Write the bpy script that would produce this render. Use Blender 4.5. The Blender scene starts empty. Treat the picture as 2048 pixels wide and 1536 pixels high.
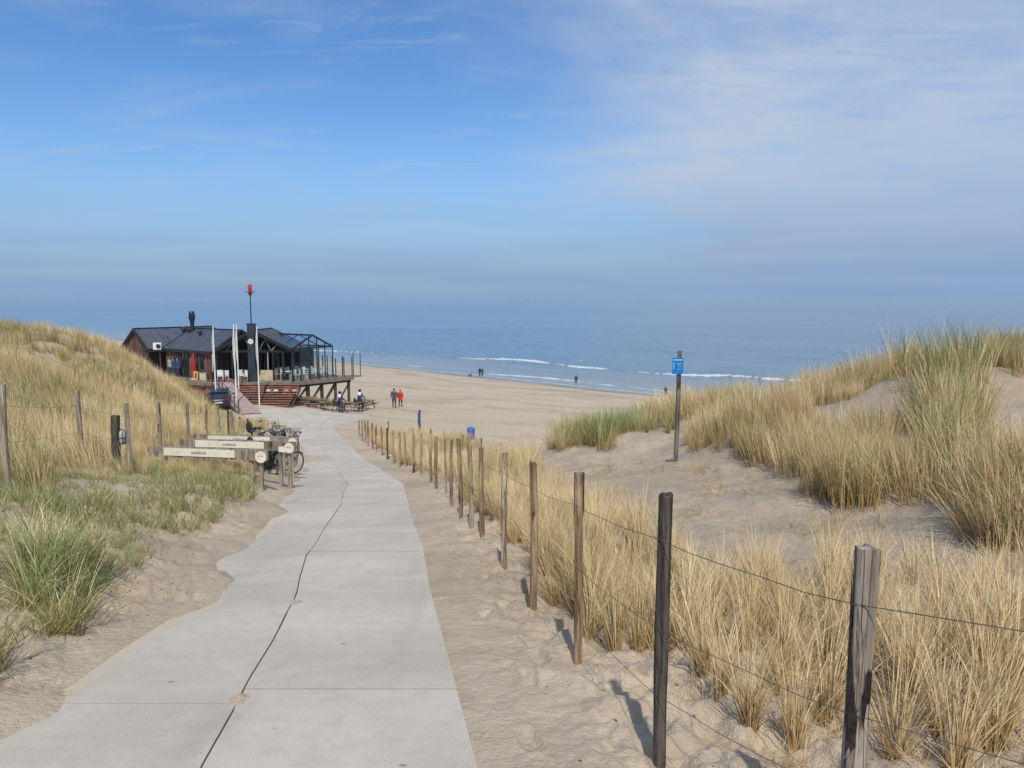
import bpy, bmesh, math, random
import numpy as np
from mathutils import Vector, Matrix

random.seed(7); RNG = np.random.default_rng(11)
scene = bpy.context.scene
COL = scene.collection

# ------------------------------------------------------------------ camera
CZ = 15.5                       # eye height above the sea (m)
F = 1540.0                      # focal length in photo pixels (photo 2048 wide)
HORIZON = 598.0
PITCH = math.atan((768 - HORIZON) / F)
cam_d = bpy.data.cameras.new("camera")
cam_d.sensor_width = 36.0; cam_d.lens = 36.0 * F / 2048.0
cam_d.clip_start = 0.05; cam_d.clip_end = 60000
cam = bpy.data.objects.new("camera", cam_d); COL.objects.link(cam)
cam.location = (0, 0, CZ); cam.rotation_euler = (math.pi / 2 - PITCH, 0, 0)
scene.camera = cam

# ------------------------------------------------------------------ sky, sun, exposure
SUN_EL, SUN_AZ = math.radians(53), math.radians(4)      # sun stands behind the camera, a touch to its right
scene.view_settings.view_transform = 'Standard'
scene.view_settings.look = 'None'
scene.view_settings.exposure = 0.0
scene.view_settings.gamma = 1.0
scene.view_settings.use_curve_mapping = False

def N(nt, typ, **kw):
    n = nt.nodes.new(typ)
    for k, v in kw.items():
        setattr(n, k, v)
    return n

def L(nt, a, b):
    nt.links.new(a, b)

def math_node(nt, op, a, b=None, c=None, clamp=False):
    n = N(nt, 'ShaderNodeMath', operation=op, use_clamp=clamp)
    for i, v in enumerate((a, b, c)):
        if v is None: continue
        if isinstance(v, (int, float)): n.inputs[i].default_value = v
        else: L(nt, v, n.inputs[i])
    return n.outputs[0]

def maprange(nt, v, a, b, c=0.0, d=1.0, smooth=True):
    n = N(nt, 'ShaderNodeMapRange', interpolation_type='SMOOTHSTEP' if smooth else 'LINEAR')
    L(nt, v, n.inputs[0])
    for i, x in enumerate((a, b, c, d)): n.inputs[1 + i].default_value = x
    return n.outputs[0]

def mixc(nt, fac, a, b, mode='MIX'):
    n = N(nt, 'ShaderNodeMix', data_type='RGBA', blend_type=mode)
    if isinstance(fac, (int, float)): n.inputs[0].default_value = fac
    else: L(nt, fac, n.inputs[0])
    for i, v in ((6, a), (7, b)):
        if isinstance(v, tuple): n.inputs[i].default_value = (v[0], v[1], v[2], 1)
        else: L(nt, v, n.inputs[i])
    return n.outputs[2]

def noise(nt, vec, scale, detail=4, rough=0.55, dist=0.0, out=0):
    n = N(nt, 'ShaderNodeTexNoise')
    n.inputs['Scale'].default_value = scale; n.inputs['Detail'].default_value = detail
    n.inputs['Roughness'].default_value = rough; n.inputs['Distortion'].default_value = dist
    if vec is not None: L(nt, vec, n.inputs['Vector'])
    return n.outputs[out]

def mapping(nt, vec, scale=(1, 1, 1), rot=(0, 0, 0), loc=(0, 0, 0)):
    n = N(nt, 'ShaderNodeMapping')
    n.inputs['Scale'].default_value = scale; n.inputs['Rotation'].default_value = rot; n.inputs['Location'].default_value = loc
    L(nt, vec, n.inputs['Vector'])
    return n.outputs[0]

def build_world():
    w = bpy.data.worlds.new("World"); scene.world = w; w.use_nodes = True
    nt = w.node_tree; nt.nodes.clear()
    out = N(nt, 'ShaderNodeOutputWorld'); bg = N(nt, 'ShaderNodeBackground')
    L(nt, bg.outputs[0], out.inputs[0])
    sky = N(nt, 'ShaderNodeTexSky', sky_type='NISHITA')
    sky.sun_disc = False; sky.sun_elevation = SUN_EL; sky.sun_rotation = math.pi - SUN_AZ
    sky.altitude = 20; sky.air_density = 1.0; sky.dust_density = 0.6; sky.ozone_density = 2.2
    tc = N(nt, 'ShaderNodeTexCoord').outputs['Generated']
    sep = N(nt, 'ShaderNodeSeparateXYZ'); L(nt, tc, sep.inputs[0])
    X, Y, Z = sep.outputs
    zc = math_node(nt, 'MAXIMUM', Z, 0.0)
    den = math_node(nt, 'ADD', zc, 0.13)
    px = math_node(nt, 'DIVIDE', X, den); py = math_node(nt, 'DIVIDE', Y, den)
    comb = N(nt, 'ShaderNodeCombineXYZ'); L(nt, px, comb.inputs[0]); L(nt, py, comb.inputs[1])
    P = comb.outputs[0]
    hue = N(nt, 'ShaderNodeHueSaturation'); hue.inputs['Saturation'].default_value = 1.12; hue.inputs['Value'].default_value = 1.12
    L(nt, sky.outputs[0], hue.inputs['Color'])
    base = mixc(nt, 1.0, hue.outputs[0], (0.73, 0.99, 1.26), 'MULTIPLY')
    # a veil of high cloud spreading from the west over the blue
    q = math_node(nt, 'SUBTRACT', px, math_node(nt, 'MULTIPLY', py, 0.30))
    n1 = noise(nt, mapping(nt, P, (0.55, 0.55, 1), (0, 0, 0.5), (3.1, 1.7, 0)), 1.3, 7, 0.58, 0.4)
    n2 = noise(nt, mapping(nt, P, (0.8, 1.7, 1), (0, 0, -0.75), (7.3, 2.2, 0)), 1.5, 8, 0.6, 0.5)
    n3 = noise(nt, mapping(nt, P, (1.2, 1.2, 1), (0, 0, 0.9), (1.3, 5.2, 0)), 2.4, 8, 0.62, 0.3)
    q2 = math_node(nt, 'ADD', q, math_node(nt, 'MULTIPLY', math_node(nt, 'SUBTRACT', n1, 0.5), 2.2))
    veil = maprange(nt, q2, -1.25, 0.25)
    veil = math_node(nt, 'MULTIPLY', veil, maprange(nt, n3, 0.25, 0.62, 0.66, 0.95))
    streak = maprange(nt, n2, 0.46, 0.80, 0.0, 0.40)
    low = maprange(nt, Z, 0.02, 0.30, 0.26, 0.0)
    n6 = noise(nt, mapping(nt, P, (1.0, 3.2, 1), (0, 0, -0.75), (2.3, 9.2, 0)), 2.6, 12, 0.66, 0.9)
    n7 = noise(nt, mapping(nt, P, (0.8, 0.8, 1), (0, 0, 0.2), (5.3, 4.2, 0)), 2.0, 3, 0.5)
    puff = math_node(nt, 'MULTIPLY', maprange(nt, n6, 0.46, 0.78, 0.0, 0.5), maprange(nt, n7, 0.42, 0.62))
    streak = math_node(nt, 'MAXIMUM', streak, puff)
    veil = math_node(nt, 'MULTIPLY', veil, maprange(nt, n6, 0.3, 0.62, 0.74, 1.0))
    cl = math_node(nt, 'MAXIMUM', veil, streak)
    cl = math_node(nt, 'ADD', cl, low, clamp=True)
    cl = math_node(nt, 'MINIMUM', cl, 0.93)
    shade = mixc(nt, maprange(nt, n1, 0.3, 0.7), (4.15, 5.2, 6.85), (5.0, 5.85, 7.2))
    col = mixc(nt, cl, base, shade)
    # bank of sea haze along the horizon
    hz = maprange(nt, Z, -0.01, 0.19, 0.96, 0.0)
    n4 = noise(nt, mapping(nt, tc, (2, 2, 34)), 1.6, 4, 0.5)
    hz = math_node(nt, 'MULTIPLY', hz, maprange(nt, n4, 0.3, 0.7, 0.82, 1.0))
    col = mixc(nt, hz, col, (2.35, 3.55, 5.75))
    L(nt, col, bg.inputs[0]); bg.inputs[1].default_value = 0.1

build_world()
sun_d = bpy.data.lights.new("sun", 'SUN'); sun_d.energy = 3.6; sun_d.angle = math.radians(0.9); sun_d.color = (1.0, 0.945, 0.84)
sun = bpy.data.objects.new("sun", sun_d); COL.objects.link(sun)
sv = Vector((math.sin(SUN_AZ) * math.cos(SUN_EL), -math.cos(SUN_AZ) * math.cos(SUN_EL), math.sin(SUN_EL)))
sun.rotation_euler = sv.to_track_quat('Z', 'Y').to_euler(); sun.location = (0, -20, 60)

# ------------------------------------------------------------------ photo pixel -> direction
CP, SP = math.cos(PITCH), math.sin(PITCH)
def ray(px, py):
    a = (px - 1024) / F; b = -(py - 768) / F
    return np.array([a, CP + b * SP, -SP + b * CP])

def at_depth(px, py, y):
    d = ray(px, py); return d[0] / d[1] * y, y, CZ + d[2] / d[1] * y

def project(x, y, z):
    z = z - CZ
    dep = y * CP - z * SP; up = y * SP + z * CP
    return 1024 + F * x / dep, 768 - F * up / dep

# ------------------------------------------------------------------ noise in numpy
def _hash(ix, iy, seed):
    h = (ix.astype(np.int64) * 374761393 + iy.astype(np.int64) * 668265263 + seed * 144665) & 0xffffffff
    h = ((h ^ (h >> 13)) * 1274126177) & 0xffffffff
    return ((h ^ (h >> 16)) & 0xffff) / 65535.0

def vnoise(x, y, seed=0):
    x0 = np.floor(x); y0 = np.floor(y); fx = x - x0; fy = y - y0
    fx = fx * fx * fx * (fx * (fx * 6 - 15) + 10); fy = fy * fy * fy * (fy * (fy * 6 - 15) + 10)
    a = _hash(x0, y0, seed); b = _hash(x0 + 1, y0, seed); c = _hash(x0, y0 + 1, seed); d = _hash(x0 + 1, y0 + 1, seed)
    return (a * (1 - fx) + b * fx) * (1 - fy) + (c * (1 - fx) + d * fx) * fy - 0.5

def fbm(x, y, octaves=4, seed=0, gain=0.5):
    s = 0; a = 1.0
    for i in range(octaves):
        s = s + a * vnoise(x * 2 ** i + 17.3 * i, y * 2 ** i - 9.1 * i, seed + i); a *= gain
    return s

def sstep(a, b, x):
    t = np.clip((x - a) / (b - a), 0, 1); return t * t * (3 - 2 * t)

# ------------------------------------------------------------------ terrain
PY = np.array([-40, -10, 0, 9, 15, 19, 25, 30, 35, 40, 50, 62, 79, 120, 400.])
PZ = np.array([1.0, -0.5, -1.65, -3.0, -4.0, -4.7, -5.65, -6.35, -6.95, -7.5, -8.2, -8.5, -8.6, -8.8, -9.0])
BS = np.array([-200, 10, 18, 22, 27, 32, 36, 47, 75, 104, 130, 300, 9000.])
BZ = np.array([-6.0, -6.4, -6.9, -7.5, -8.15, -8.8, -9.4, -10.6, -13.2, -15.5, -17.2, -25, -60.])
_py = np.linspace(-40, 400, 4401); _pz = np.interp(_py, PY, PZ)
k = np.hanning(41); k /= k.sum(); _pz = np.convolve(np.pad(_pz, 20, mode='edge'), k, 'valid')

def base(x, y):
    s = (x + y) * 0.70710678
    p = np.interp(y, _py, _pz); b = np.interp(s, BS, BZ)
    w = sstep(23, 31, s) * sstep(30, 46, y + np.maximum(x, 0) * 1.5)
    w = np.maximum(w, sstep(19, 27, s) * sstep(-6, 3, x))
    return CZ + p * (1 - w) + b * w

def hit(px, py, fn, y0=1.2, y1=600):
    d = ray(px, py); ys = np.geomspace(y0, y1, 6000)
    xs = d[0] / d[1] * ys; zs = CZ + d[2] / d[1] * ys
    g = fn(xs, ys); i = np.argmax(zs < g)
    return xs[i], ys[i], float(g[i])

# path edges, read off the photograph and laid on the ground
left_px = [(-420, 1700), (0, 1471), (95, 1422), (186, 1355), (265, 1297), (356, 1239), (435, 1208), (438, 1170), (447, 1140), (437, 1117), (484, 1094), (530, 1064), (562, 1024), (567, 1003), (586, 977), (602, 950), (611, 928), (609, 905), (598, 880), (584, 862), (556, 849), (500, 838), (482, 829), (520, 818), (560, 813)]
right_px = [(1040, 1900), (955, 1536), (878, 1244), (859, 1173), (846, 1095), (827, 1045), (815, 1003), (807, 968), (760, 937), (716, 908), (694, 884), (672, 864), (664, 852), (700, 845), (738, 836), (742, 828), (700, 821), (640, 814), (600, 812)]
mid_px = [(330, 1700), (400, 1536), (479, 1395), (503, 1347), (549, 1273), (578, 1215), (592, 1186), (603, 1148), (613, 1111), (626, 1095), (657, 1045), (681, 1010), (688, 983), (697, 968), (682, 952), (671, 929), (652, 908), (640, 884), (630, 866), (622, 852)]
def edge(pts):
    w = np.array([hit(p[0], p[1], base)[:2] for p in pts])
    w = w[np.argsort(w[:, 1])]
    return w
EL, ER, EM = edge(left_px), edge(right_px), edge(mid_px)
def xl(y): return np.interp(y, EL[:, 1], EL[:, 0])
def xr(y): return np.interp(y, ER[:, 1], ER[:, 0])
def xm(y): return np.interp(y, EM[:, 1], EM[:, 0]) + fbm(np.asarray(y, float) * 0.9, np.asarray(y, float) * 0, 4, 71) * 0.022
PATH_END = min(EL[-1, 1], ER[-1, 1])

# control points (photo x, photo y, metres ahead) for the dunes either side
ctrl_px = [
 # right dune
 (1500, 1330, 4.7), (1700, 1400, 4.1), (1950, 1350, 3.9), (1450, 1150, 6.8), (1400, 1050, 9.2), (1300, 1010, 11),
 (1351, 921, 17), (1200, 935, 16), (1200, 1000, 12.2), (1260, 868, 20), (1340, 882, 19), (1100, 940, 18.5), (1060, 900, 26),
 (1000, 885, 30), (1450, 860, 16.5), (1400, 880, 17.5), (1500, 848, 16.2), (1565, 806, 15.8), (1645, 838, 15.6), (1735, 785, 14.2), (1800, 800, 13.4), (1885, 752, 13.2),
 (1950, 806, 12.6), (2020, 775, 12.6), (2100, 800, 12.6), (2300, 740, 13), (2048, 1000, 7.6), (1850, 1015, 8.4), (1750, 1000, 9), (1600, 930, 12), (1600, 1050, 9),
 (1700, 1100, 7.6), (2000, 1150, 6.2), (1500, 955, 13), (2300, 1150, 6), (2400, 1000, 7.5), (1500, 1060, 8.8), (1900, 900, 10.6), (1800, 900, 11),
 (1700, 880, 12.6), (2048, 880, 10), (1860, 1040, 7.6), (1840, 1090, 7.2), (2400, 1400, 3.9),
 # left dune
 (18, 975, 9.9), (265, 945, 14.6), (-300, 770, 18), (0, 735, 23), (0, 685, 30), (0, 690, 37), (100, 686, 32), (100, 692, 39), (190, 690, 35), (200, 703, 41), (-200, 700, 27), (-200, 710, 35), (235, 712, 38.5), (270, 740, 41), (330, 766, 44), (400, 798, 47), (440, 828, 49),
 (478, 872, 47), (120, 800, 20), (60, 880, 14), (200, 880, 17.5), (300, 850, 24), (380, 850, 31), (440, 868, 38), (320, 955, 16.2), (352, 935, 18.3), (385, 926, 21), (150, 960, 12), (0, 1100, 6.6), (-300, 1000, 8.4),
 (120, 1240, 5.6), (0, 1380, 4.45), (300, 1080, 8.4), (430, 1000, 12.6), (480, 960, 16), (-300, 1300, 4.6), (-600, 800, 14), (-700, 1100, 6), (520, 940, 20), (540, 915, 25), (525, 895, 31),
]
cp = [at_depth(*p) for p in ctrl_px]
for yy in list(np.arange(-2, 30, 2.0)) + [33, 37, 42, 47, 52, 58]:
    for f_ in ((-0.12, 0), (0.5, 0), (1.12, 0)):
        a, b = xl(yy), xr(yy)
        if yy < 2.5: a, b = -4.2, 0.15
        if yy > 46: a = min(a, -16)
        xx = a + (b - a) * f_[0]; cp.append((xx, yy, float(base(np.array(xx), np.array(yy)))))
cp += [(-30, 30, CZ - 2.6), (-40, 42, CZ - 3.2), (-30, 50, CZ - 4.5), (-27, 56, CZ - 8.3), (-30, 14, CZ - 1.6), (-14, 2, CZ - .5), (-12, -6, CZ + .2), (8, -6, CZ - .2), (14, 3, CZ - 1.0), (16, 12, CZ - 1.2),
       (12, 24, CZ - 3.6), (5, 28, CZ - 5.2), (20, 16, CZ - 2.6), (2, 36, CZ - 7.0), (-3, 40, CZ - 7.6), (0.9, 3.8, CZ - 2.22), (0.65, 5.3, CZ - 2.46), (0.4, 6.9, CZ - 2.7)]
cp = np.array(cp); cxy = cp[:, :2]; cres = cp[:, 2] - base(cp[:, 0], cp[:, 1])
def _tps(r2): return 0.5 * r2 * np.log(r2 + 1e-9)
n_ = len(cxy)
Kt = _tps(((cxy[:, None] - cxy[None]) ** 2).sum(-1)) + np.eye(n_) * 0.06
Pm = np.c_[np.ones(n_), cxy]
A = np.zeros((n_ + 3, n_ + 3)); A[:n_, :n_] = Kt; A[:n_, n_:] = Pm; A[n_:, :n_] = Pm.T
wts = np.linalg.solve(A, np.r_[cres, np.zeros(3)])

def smooth_ground(x, y):
    x = np.asarray(x, float); y = np.asarray(y, float); shp = x.shape
    xf = x.ravel(); yf = y.ravel(); r = np.zeros_like(xf)
    s = (xf + yf) * 0.70710678
    m = sstep(29, 21, s) if False else 1 - sstep(21, 29, s)
    m = m * (1 - sstep(70, 90, yf))
    idx = np.nonzero(m > 0)[0]
    for i in range(0, len(idx), 20000):
        j = idx[i:i + 20000]; q = np.c_[np.clip(xf[j], -45, 25), np.clip(yf[j], -8, 62)]
        r2 = ((q[:, None] - cxy[None]) ** 2).sum(-1)
        r[j] = _tps(r2) @ wts[:n_] + wts[n_] + q @ wts[n_ + 1:]
    r = np.clip(r, -1.2, 6.5) * m
    return (base(xf, yf) + r).reshape(shp)

def footprints(x, y, c=0.42):
    out = np.zeros_like(x); cx = np.floor(x / c); cy = np.floor(y / c)
    for dx in (-1, 0, 1):
        for dy in (-1, 0, 1):
            ix, iy = cx + dx, cy + dy; h = _hash(ix, iy, 601)
            fx = (ix + .15 + .7 * _hash(ix, iy, 602)) * c; fy = (iy + .15 + .7 * _hash(ix, iy, 603)) * c
            an = 1.57 + (_hash(ix, iy, 604) - .5) * 1.3; ca, sa = np.cos(an), np.sin(an)
            u = (x - fx) * ca + (y - fy) * sa; v = -(x - fx) * sa + (y - fy) * ca
            r4 = (u / .125) ** 4 + (v / .05) ** 4
            out = out + np.where(h > .45, (-.026 * np.exp(-r4) + .012 * np.exp(-((r4 ** .25 - 1.35) / .22) ** 2)) * (.4 + h), 0)
    return out
SANDSPOTS = [(*hit(a, b, base)[:2], r, h) for a, b, r, h in ((470, 1402, .10, .033), (582, 1207, .17, .035), (692, 968, .3, .036), (690, 1005, .25, .034), (440, 1160, .25, .045))]
def path_dist(x, y):
    """signed distance (m, along x) outside the path: >0 sand, <0 concrete"""
    wob = fbm(x * 1.7, y * 1.7, 4, 5) * 0.10
    dl = xl(y) - x; dr = x - xr(y)
    d = np.maximum(dl, dr)
    d = np.where(y > PATH_END, np.maximum(d, 0.4), d)
    side_left = dl > dr
    return d + np.where(side_left, 0.10, 0.0) + wob * np.where(side_left, 1.0, 0.35), side_left

def ground(x, y, fine=True):
    x = np.asarray(x, float); y = np.asarray(y, float)
    z = smooth_ground(x, y)
    s = (x + y) * 0.70710678
    dist = np.sqrt(x * x + y * y)
    d, sl = path_dist(x, y)
    out = sstep(0.05, 1.2, d)
    rel = fbm(x * 0.33, y * 0.33, 3, 21) * 0.22 + fbm(x * 1.1, y * 1.1, 3, 31) * 0.07
    dune = (1 - sstep(21, 27, s))
    z = z + rel * out * dune + fbm(x * 0.12, y * 0.12, 3, 77) * 0.35 * sstep(28, 40, s) * (1 - sstep(90, 104, s)) * out
    z = z + fbm(x * 0.55, y * 1.2, 3, 78) * 0.10 * sstep(28, 36, s) * (1 - sstep(92, 100, s)) * out
    # trodden sand beside the path
    ft = fbm(x * 5.0, y * 5.0, 3, 41, 0.62)
    band = out * (1 - sstep(1.6, 3.2, d)) * (1 - sstep(30, 45, dist))
    z = z + ft * (0.075 * band + 0.035 * out * dune)
    z = z - np.maximum(0, vnoise(x * 3.1, y * 3.1, 90) - 0.22) * 0.22 * band
    jn = np.clip(fbm(y * 0.7, y * 0, 3, 401) * 3.2 + .1, 0, 1)
    fp = footprints(x, y); z = z + fp * sstep(.12, .35, d) * np.where(y < 60, (1 - sstep(1.5, 2.3, d)) * (1 - sstep(35, 50, dist)), 0)
    # sand drifts over the slab edge and fills the long joint here and there
    inside = 1 - sstep(-0.10, 0.06, d)
    z = z - (0.026 - 0.022 * jn * (np.abs(x - xm(y)) < .12) * (y > 4)) * inside + np.where(sl, 0.035, 0.012) * sstep(-0.02, 0.25, d) * (1 - sstep(0.3, 3.0, d))
    for bx, by, br, bh in SANDSPOTS:
        z = z + bh * np.exp(-(((x - bx) / br) ** 2 + ((y - by) / (br * 1.6)) ** 2)) * (1 + 1.2 * fbm(x * 9, y * 9, 3, 15))
    return z

# ------------------------------------------------------------------ mesh helpers
def np_mesh(name, verts, quads, smooth=True, attrs=None):
    me = bpy.data.meshes.new(name)
    v = np.asarray(verts, np.float32); q = np.asarray(quads, np.int32)
    me.vertices.add(len(v)); me.vertices.foreach_set('co', v.ravel())
    k = q.shape[1]
    me.loops.add(q.size); me.loops.foreach_set('vertex_index', q.ravel())
    me.polygons.add(len(q)); me.polygons.foreach_set('loop_start', np.arange(0, q.size, k, dtype=np.int32))
    if smooth: me.polygons.foreach_set('use_smooth', np.ones(len(q), bool))
    me.update(calc_edges=True)
    for an, av in (attrs or {}).items():
        a = me.attributes.new(an, 'FLOAT', 'POINT'); a.data.foreach_set('value', np.asarray(av, np.float32))
    return me

def grid_quads(nr, nc):
    i = np.arange(nr - 1)[:, None] * nc + np.arange(nc - 1)[None]
    return np.stack([i, i + 1, i + nc + 1, i + nc], -1).reshape(-1, 4)

def tag(o, label=None, cat=None, group=None, kind=None):
    if label: o['label'] = label
    if cat: o['category'] = cat
    if group: o['group'] = group
    if kind: o['kind'] = kind
    return o

def link(name, me, mat=None, parent=None):
    o = bpy.data.objects.new(name, me); COL.objects.link(o)
    if mat is not None and not me.materials: me.materials.append(mat)
    if parent is not None: o.parent = parent
    return o

def origin_of(o):
    v = Vector((0, 0, 0))
    while o is not None: v = v + o.location; o = o.parent
    return v

def empty(name, loc, label=None, cat=None, group=None, rz=0.0):
    o = bpy.data.objects.new(name, None); COL.objects.link(o); o.location = loc; o.rotation_euler = (0, 0, rz)
    o.empty_display_size = 0.2
    return tag(o, label, cat, group)

class MB:
    """collects shapes, builds one mesh; coordinates are those of the parent"""
    def __init__(s): s.v = []; s.f = []; s.smooth = []
    def add(s, vs, fs, smooth=False):
        n = len(s.v); s.v += [tuple(map(float, p)) for p in vs]; s.f += [tuple(i + n for i in f) for f in fs]; s.smooth += [smooth] * len(fs); return s
    def hexa(s, p):   # 8 corners: bottom ring 0-3, top ring 4-7
        return s.add(p, [(3, 2, 1, 0), (4, 5, 6, 7), (0, 1, 5, 4), (1, 2, 6, 5), (2, 3, 7, 6), (3, 0, 4, 7)])
    def box(s, c, d, rz=0.0):
        c = np.array(c, float); hx, hy, hz = d[0] / 2, d[1] / 2, d[2] / 2
        ca, sa = math.cos(rz), math.sin(rz); P = []
        for z in (-hz, hz):
            for x, y in ((-hx, -hy), (hx, -hy), (hx, hy), (-hx, hy)):
                P.append((c[0] + x * ca - y * sa, c[1] + x * sa + y * ca, c[2] + z))
        return s.hexa(P)
    def beam(s, a, b, w, h=None, up=(0, 0, 1)):
        a = Vector(a); b = Vector(b); h = h or w; d = (b - a).normalized(); up = Vector(up)
        if abs(d.dot(up)) > 0.98: up = Vector((0, 1, 0))
        r = d.cross(up).normalized() * (w / 2); u = r.cross(d).normalized() * (h / 2)
        return s.hexa([a - r - u, a + r - u, b + r - u, b - r - u, a - r + u, a + r + u, b + r + u, b - r + u])
    def tube(s, pts, rad, n=8, cap=True, smooth=True):
        pts = [Vector(p) for p in pts]; m = len(pts)
        rad = rad if hasattr(rad, '__len__') else [rad] * m
        V = []; ref = Vector((0, 0, 1))
        for i, p in enumerate(pts):
            d = (pts[min(i + 1, m - 1)] - pts[max(i - 1, 0)]).normalized()
            rf = ref if abs(d.dot(ref)) < 0.95 else Vector((1, 0, 0))
            a = d.cross(rf).normalized(); b = a.cross(d).normalized()
            for j in range(n):
                t = 2 * math.pi * j / n; V.append(p + (a * math.cos(t) + b * math.sin(t)) * rad[i])
        Fs = [(i * n + j, i * n + (j + 1) % n, (i + 1) * n + (j + 1) % n, (i + 1) * n + j) for i in range(m - 1) for j in range(n)]
        s.add(V, Fs, smooth)
        if cap: s.add(V[:n], [tuple(range(n))[::-1]]); s.add(V[-n:], [tuple(range(n))])
        return s
    def ring(s, c, R, r, ax=(0, 1, 0), n=24, m=6):
        c = Vector(c); ax = Vector(ax).normalized(); u = ax.cross(Vector((0, 0, 1)))
        if u.length < 1e-3: u = Vector((1, 0, 0))
        u.normalize(); w = ax.cross(u); V = []
        for i in range(n):
            t = 2 * math.pi * i / n; e = u * math.cos(t) + w * math.sin(t)
            for j in range(m):
                q = 2 * math.pi * j / m; V.append(c + e * (R + r * math.cos(q)) + ax * (r * math.sin(q)))
        Fs = [(i * m + j, ((i + 1) % n) * m + j, ((i + 1) % n) * m + (j + 1) % m, i * m + (j + 1) % m) for i in range(n) for j in range(m)]
        return s.add(V, Fs, True)
    def lathe(s, c, prof, n=14, smooth=True):
        V = []
        for r, z in prof:
            for j in range(n):
                t = 2 * math.pi * j / n; V.append((c[0] + r * math.cos(t), c[1] + r * math.sin(t), c[2] + z))
        m = len(prof)
        Fs = [(i * n + j, i * n + (j + 1) % n, (i + 1) * n + (j + 1) % n, (i + 1) * n + j) for i in range(m - 1) for j in range(n)]
        s.add(V, Fs, smooth); s.add(V[:n], [tuple(range(n))[::-1]]); s.add(V[-n:], [tuple(range(n))]); return s
    def prism(s, poly, a, b):
        """polygon of (p,q) mapped by functions a(p,q), b(p,q) to the two end faces"""
        n = len(poly); V = [a(*p) for p in poly] + [b(*p) for p in poly]
        return s.add(V, [tuple(range(n))[::-1], tuple(range(n, 2 * n))] + [(i, (i + 1) % n, n + (i + 1) % n, n + i) for i in range(n)])
    def build(s, name, mat, parent=None, world=True, shift=None):
        me = bpy.data.meshes.new(name)
        v = s.v
        if parent is not None and world:
            o = origin_of(parent); v = [(p[0] - o.x, p[1] - o.y, p[2] - o.z) for p in v]
        loc = None
        if parent is None:
            a = np.array(v); loc = (float(a[:, 0].mean()), float(a[:, 1].mean()), float(a[:, 2].min())) if shift is None else shift
            v = [(p[0] - loc[0], p[1] - loc[1], p[2] - loc[2]) for p in v]
        me.from_pydata(v, [], s.f)
        bm = bmesh.new(); bm.from_mesh(me); bmesh.ops.recalc_face_normals(bm, faces=bm.faces); bm.to_mesh(me); bm.free()
        me.polygons.foreach_set('use_smooth', np.array(s.smooth, bool)); me.update()
        o = link(name, me, mat, parent)
        if loc: o.location = loc
        return o

def copy_tree(o, parent=None):
    c = o.copy(); COL.objects.link(c); c.parent = parent
    for ch in list(o.children): copy_tree(ch, c)
    return c

# ------------------------------------------------------------------ materials
MATS = {}
def mat(name, col, rough=0.7, var=0.15, scale=6.0, stretch=(1, 1, 1), metal=0.0, bump=0.0, bscale=None, col2=None, spec=0.4, island=0.0, coat=0.0):
    if name in MATS: return MATS[name]
    m = bpy.data.materials.new(name); m.use_nodes = True; nt = m.node_tree; MATS[name] = m
    b = nt.nodes['Principled BSDF']; b.inputs['Roughness'].default_value = rough; b.inputs['Metallic'].default_value = metal
    b.inputs['Specular IOR Level'].default_value = spec; b.inputs['Coat Weight'].default_value = coat
    tc = N(nt, 'ShaderNodeTexCoord').outputs['Object']
    oi = N(nt, 'ShaderNodeObjectInfo')
    v = N(nt, 'ShaderNodeVectorMath', operation='ADD'); L(nt, mapping(nt, tc, stretch), v.inputs[0])
    vv = N(nt, 'ShaderNodeVectorMath', operation='SCALE'); vv.inputs[0].default_value = (31, 17, 23); L(nt, oi.outputs['Random'], vv.inputs['Scale']); L(nt, vv.outputs[0], v.inputs[1])
    vec = v.outputs[0]
    n1 = noise(nt, vec, scale, 6, 0.6)
    c2 = col2 or tuple(x * (1 - 2.2 * var) for x in col)
    c1 = tuple(min(1, x * (1 + var)) for x in col)
    c = mixc(nt, maprange(nt, n1, 0.32, 0.68), c2, c1)
    if island > 0:
        g = N(nt, 'ShaderNodeNewGeometry')
        hsv = N(nt, 'ShaderNodeHueSaturation'); L(nt, c, hsv.inputs['Color'])
        L(nt, maprange(nt, g.outputs['Random Per Island'], 0, 1, 1 - island, 1 + island, False), hsv.inputs['Value']); c = hsv.outputs[0]
    L(nt, c, b.inputs['Base Color'])
    if bump > 0:
        bn = N(nt, 'ShaderNodeBump'); bn.inputs['Strength'].default_value = bump; bn.inputs['Distance'].default_value = 0.01
        L(nt, noise(nt, vec, bscale or scale * 4, 5, 0.6), bn.inputs['Height']); L(nt, bn.outputs[0], b.inputs['Normal'])
    return m

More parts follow.
